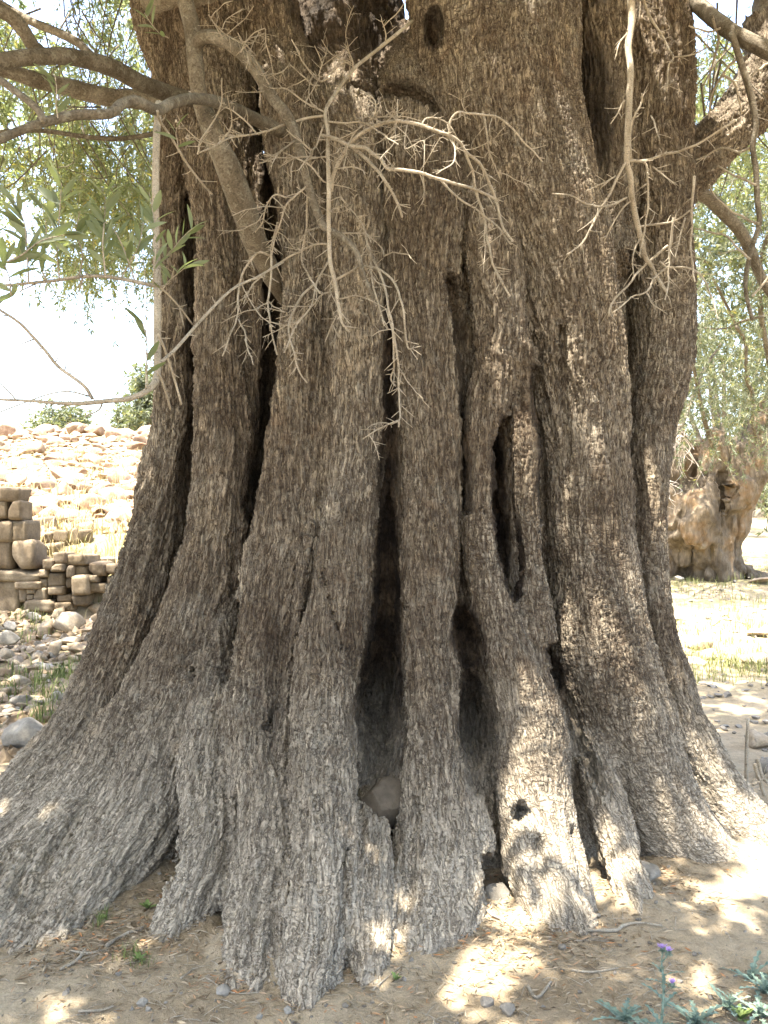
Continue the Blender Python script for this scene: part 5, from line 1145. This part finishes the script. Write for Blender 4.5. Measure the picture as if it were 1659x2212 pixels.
thistle(tb, [rel(1433, 2160, 2.60), rel(1432, 2110, 2.61), rel(1429, 2078, 2.62)], [(rel(1431, 2052, 2.62), .010), (rel(1444, 2058, 2.60), .010), (rel(1452, 2128, 2.58), .011)], 16, 'spiny blue-green thistle with small purple flower heads before the right root', 5)
for k, (x, y, n_) in enumerate([(1345, 2212, 12), (1500, 2216, 13), (1572, 2180, 10), (1650, 2150, 12), (1640, 2200, 13), (1620, 2120, 6)]):
    p = hit(x, y, 2.2); thistle(p, [np.array((.005, 0, .02)), np.array((.008, 0, .045))], [], n_, 'low spiny thistle rosette without flowers at the right foreground', 20 + k, (.06, .11)); 
for o in [o for o in bpy.data.objects if o.name.startswith('thistle') and o.parent is None and o.type == 'EMPTY']:
    if 'rosette' in o['label']: o['group'] = 'thistle rosettes'
tick('herbs')

# ================================================================ litter
M_DRY, t_, b_ = new_mat('dry_litter', .85, .15); at = N(t_, 'ShaderNodeAttribute', attribute_name='leafc'); t_.links.new(ramp(t_, at.outputs['Fac'], [(0, (.10, .070, .042)), (.4, (.24, .18, .11)), (.8, (.38, .31, .21)), (1, (.36, .17, .07))]), b_.inputs['Base Color'])
lt = np.random.default_rng(91)
def litter(n, seed, x0, x1, y0, y1):
    r = np.random.default_rng(seed); p = np.stack([r.uniform(x0, x1, n), r.uniform(y0, y1, n)], 1); return p[fbm(np.column_stack([p, 0 * p[:, 0]]), 3., 2, 930) > -.15]
lp = np.vstack([litter(6500, 92, -1.5, 1.6, 2.3, 3.9)] + [hit(x, y)[:2] + np.random.default_rng(int(x)).normal(0, 1, (150, 2)) * (.10, .07) for x, y in [(180, 2040), (250, 2020), (310, 1990), (230, 2070), (330, 2050), (790, 2025), (830, 2005), (1230, 2000), (1290, 2010), (1160, 2050), (1080, 2010), (480, 2135), (130, 2070), (1420, 1900), (1370, 1930)]])
z = terrain(lp[:, 0], lp[:, 1]); a = lt.random(len(lp)) * 6.28
D_ = np.stack([np.cos(a), np.sin(a), lt.normal(.05, .12, len(lp))], 1); D_ /= np.linalg.norm(D_, axis=1, keepdims=True)
V, Q = leaf_cloud(np.column_stack([lp, z + .006]), D_, lt.uniform(.012, .05, len(lp)), lt.uniform(.003, .010, len(lp)), lt)
me = mesh_np('leaf_litter', V, Q, [M_DRY], False, {'leafc': np.repeat(np.repeat(lt.random(len(lp)), 4)[:, None], 3, 1)})
o = link('leaf_litter', me); tag(o, 'dry olive leaves and bark crumbs scattered on the soil at the roots', kind='stuff')
# thin straws
mb = MB()
for k in range(900):
    x, y = lt.uniform(-1.4, 1.5), lt.uniform(2.4, 3.75); l = lt.uniform(.02, .09); a_ = lt.random() * 6.28; zz = ground_at(x, y) if False else 0
    mb.V.append(np.array([(x, y, 0), (x + math.cos(a_) * l, y + math.sin(a_) * l, 0)])); mb.n += 2
ends = np.vstack(mb.V); ez = terrain(ends[:, 0], ends[:, 1]) + .005; ends[:, 2] = ez; mb = MB()
for k in range(0, len(ends), 2): p, q = ends[k], ends[k + 1]; mb.tube(np.array([p, (p + q) / 2 + (0, 0, .004), q]), np.array([.0011, .0011, .0008]) * lt.uniform(.7, 1.6), 4)
o = link('straw', mb.mesh('straw', [M_TWIG])); tag(o, 'thin dry straws and twiglets lying on the soil', kind='stuff')
STK = [([(1235, 1984), (1262, 1986), (1296, 1985)], 5, 'short dark broken twig at the foot of the bright root'), ([(1265, 2015), (1330, 2014), (1345, 2006), (1380, 2000), (1430, 2006)], 4, 'long wavy tan stick lying on the soil before the right root'), ([(1232, 2100), (1280, 2106), (1335, 2096)], 2.5, 'thin pale stick before the bright root'), ([(1240, 2040), (1280, 2036), (1316, 2038)], 2, 'thin straight stick between the wavy stick and the pale stick'), ([(1140, 2138), (1160, 2160), (1190, 2126)], 4, 'bent pale bark sliver standing on the sunlit soil'), ([(765, 2000), (800, 1998), (840, 1994)], 2.5, 'thin stick at the foot of the central bulge'), ([(775, 2010), (800, 2040), (850, 2070)], 2.5, 'thin dark stick lying slantwise before the central root'), ([(785, 2030), (800, 2020), (815, 2040)], 4, 'curled reddish bark strip before the central root'), ([(1060, 1980), (1090, 1996), (1130, 2020)], 2.5, 'slanting stick before the little hollow with the grey rock'), ([(230, 2050), (260, 2030), (310, 2008)], 4.5, 'grey stick lying along the left root'), ([(150, 2060), (190, 2064), (220, 2060)], 3, 'brown stick on the litter before the left root'), ([(130, 2100), (165, 2080), (185, 2060)], 4, 'dark stick leaning out of the litter before the left root'), ([(64, 2060), (76, 2045), (84, 2024)], 3, 'thin grey stick standing against the left root'), ([(390, 2120), (405, 2110), (417, 2096)], 2.5, 'small curved dry leaf stalk before the big middle root'), ([(800, 2150), (830, 2120), (870, 2090)], 1.8, 'thin straw crossing the sunlit soil'), ([(170, 2192), (215, 2190), (245, 2180)], 3, 'pale stick near the pebbles in the foreground'), ([(445, 2115), (500, 2150), (560, 2150)], 2, 'fine dry stalk beside the big middle root'), ([(1540, 1352), (1560, 1342), (1590, 1344), (1612, 1350)], 2.2, 'curved dead branch lying on the bright ground beyond the trunk'), ([(1450, 1338), (1475, 1340), (1490, 1344)], 1.6, 'short dead twig lying on the bright ground beside the trunk')]
for rows, hw, lab in STK:
    P = np.array([hit(x, y) for x, y in rows]); s = P[:, 1].mean() / F; S = crspline(P, 6); S[:, 2] += hw * s * .8 + .003
    mb = MB(); mb.tube(S, np.linspace(hw, hw * .7, len(S)) * s, 6, 4, .5); spurs(mb, S, np.full(len(S), hw * s), 2, (.01, .03))
    me = mb.mesh('stick', [M_TWIG]); o = link('stick', me); tag(o, lab, 'stick')
# upright stick and loose twigs by the right root
P = np.array([np.array(hit(1612, 1700)), np.array(unp(1613, 1620, hit(1612, 1700)[1])), np.array(unp(1616, 1552, hit(1612, 1700)[1]))]); P[0, 2] -= .05
mb = MB(); mb.tube(crspline(P, 4), np.linspace(.011, .009, 9), 7, 2, .2); tag(link('stick', mb.mesh('stick', [M_TWIG])), 'thin upright stick standing in the ground by the right root', 'stick')
for rows, lab in [([(1625, 1695), (1640, 1688), (1662, 1668)], 'curved bare twig springing from the ground beside the upright stick'), ([(1630, 1650), (1642, 1690), (1665, 1760)], 'thin twig leaning at the right root beside the white rock'), ([(1636, 1640), (1648, 1680), (1668, 1700)], 'short loose twig lying over the white rock by the right root')]:
    d = 4.75; P = crspline(np.array([unp(x, y, d) for x, y in rows]), 5); mb = MB(); mb.tube(P, np.linspace(.012, .007, len(P)), 6); spurs(mb, P, np.full(len(P), .008), 4, (.03, .08)); tag(link('twig', mb.mesh('twig', [M_TWIG])), lab, 'twig')
tick('litter')
tot = 0
for o in bpy.data.objects:
    if o.type == 'MESH': tot += len(o.data.loops) - 2 * len(o.data.polygons)
print('TRIS', tot, 'OBJECTS', len(bpy.data.objects), len([o for o in bpy.data.objects if o.parent is None]))
tick('end')
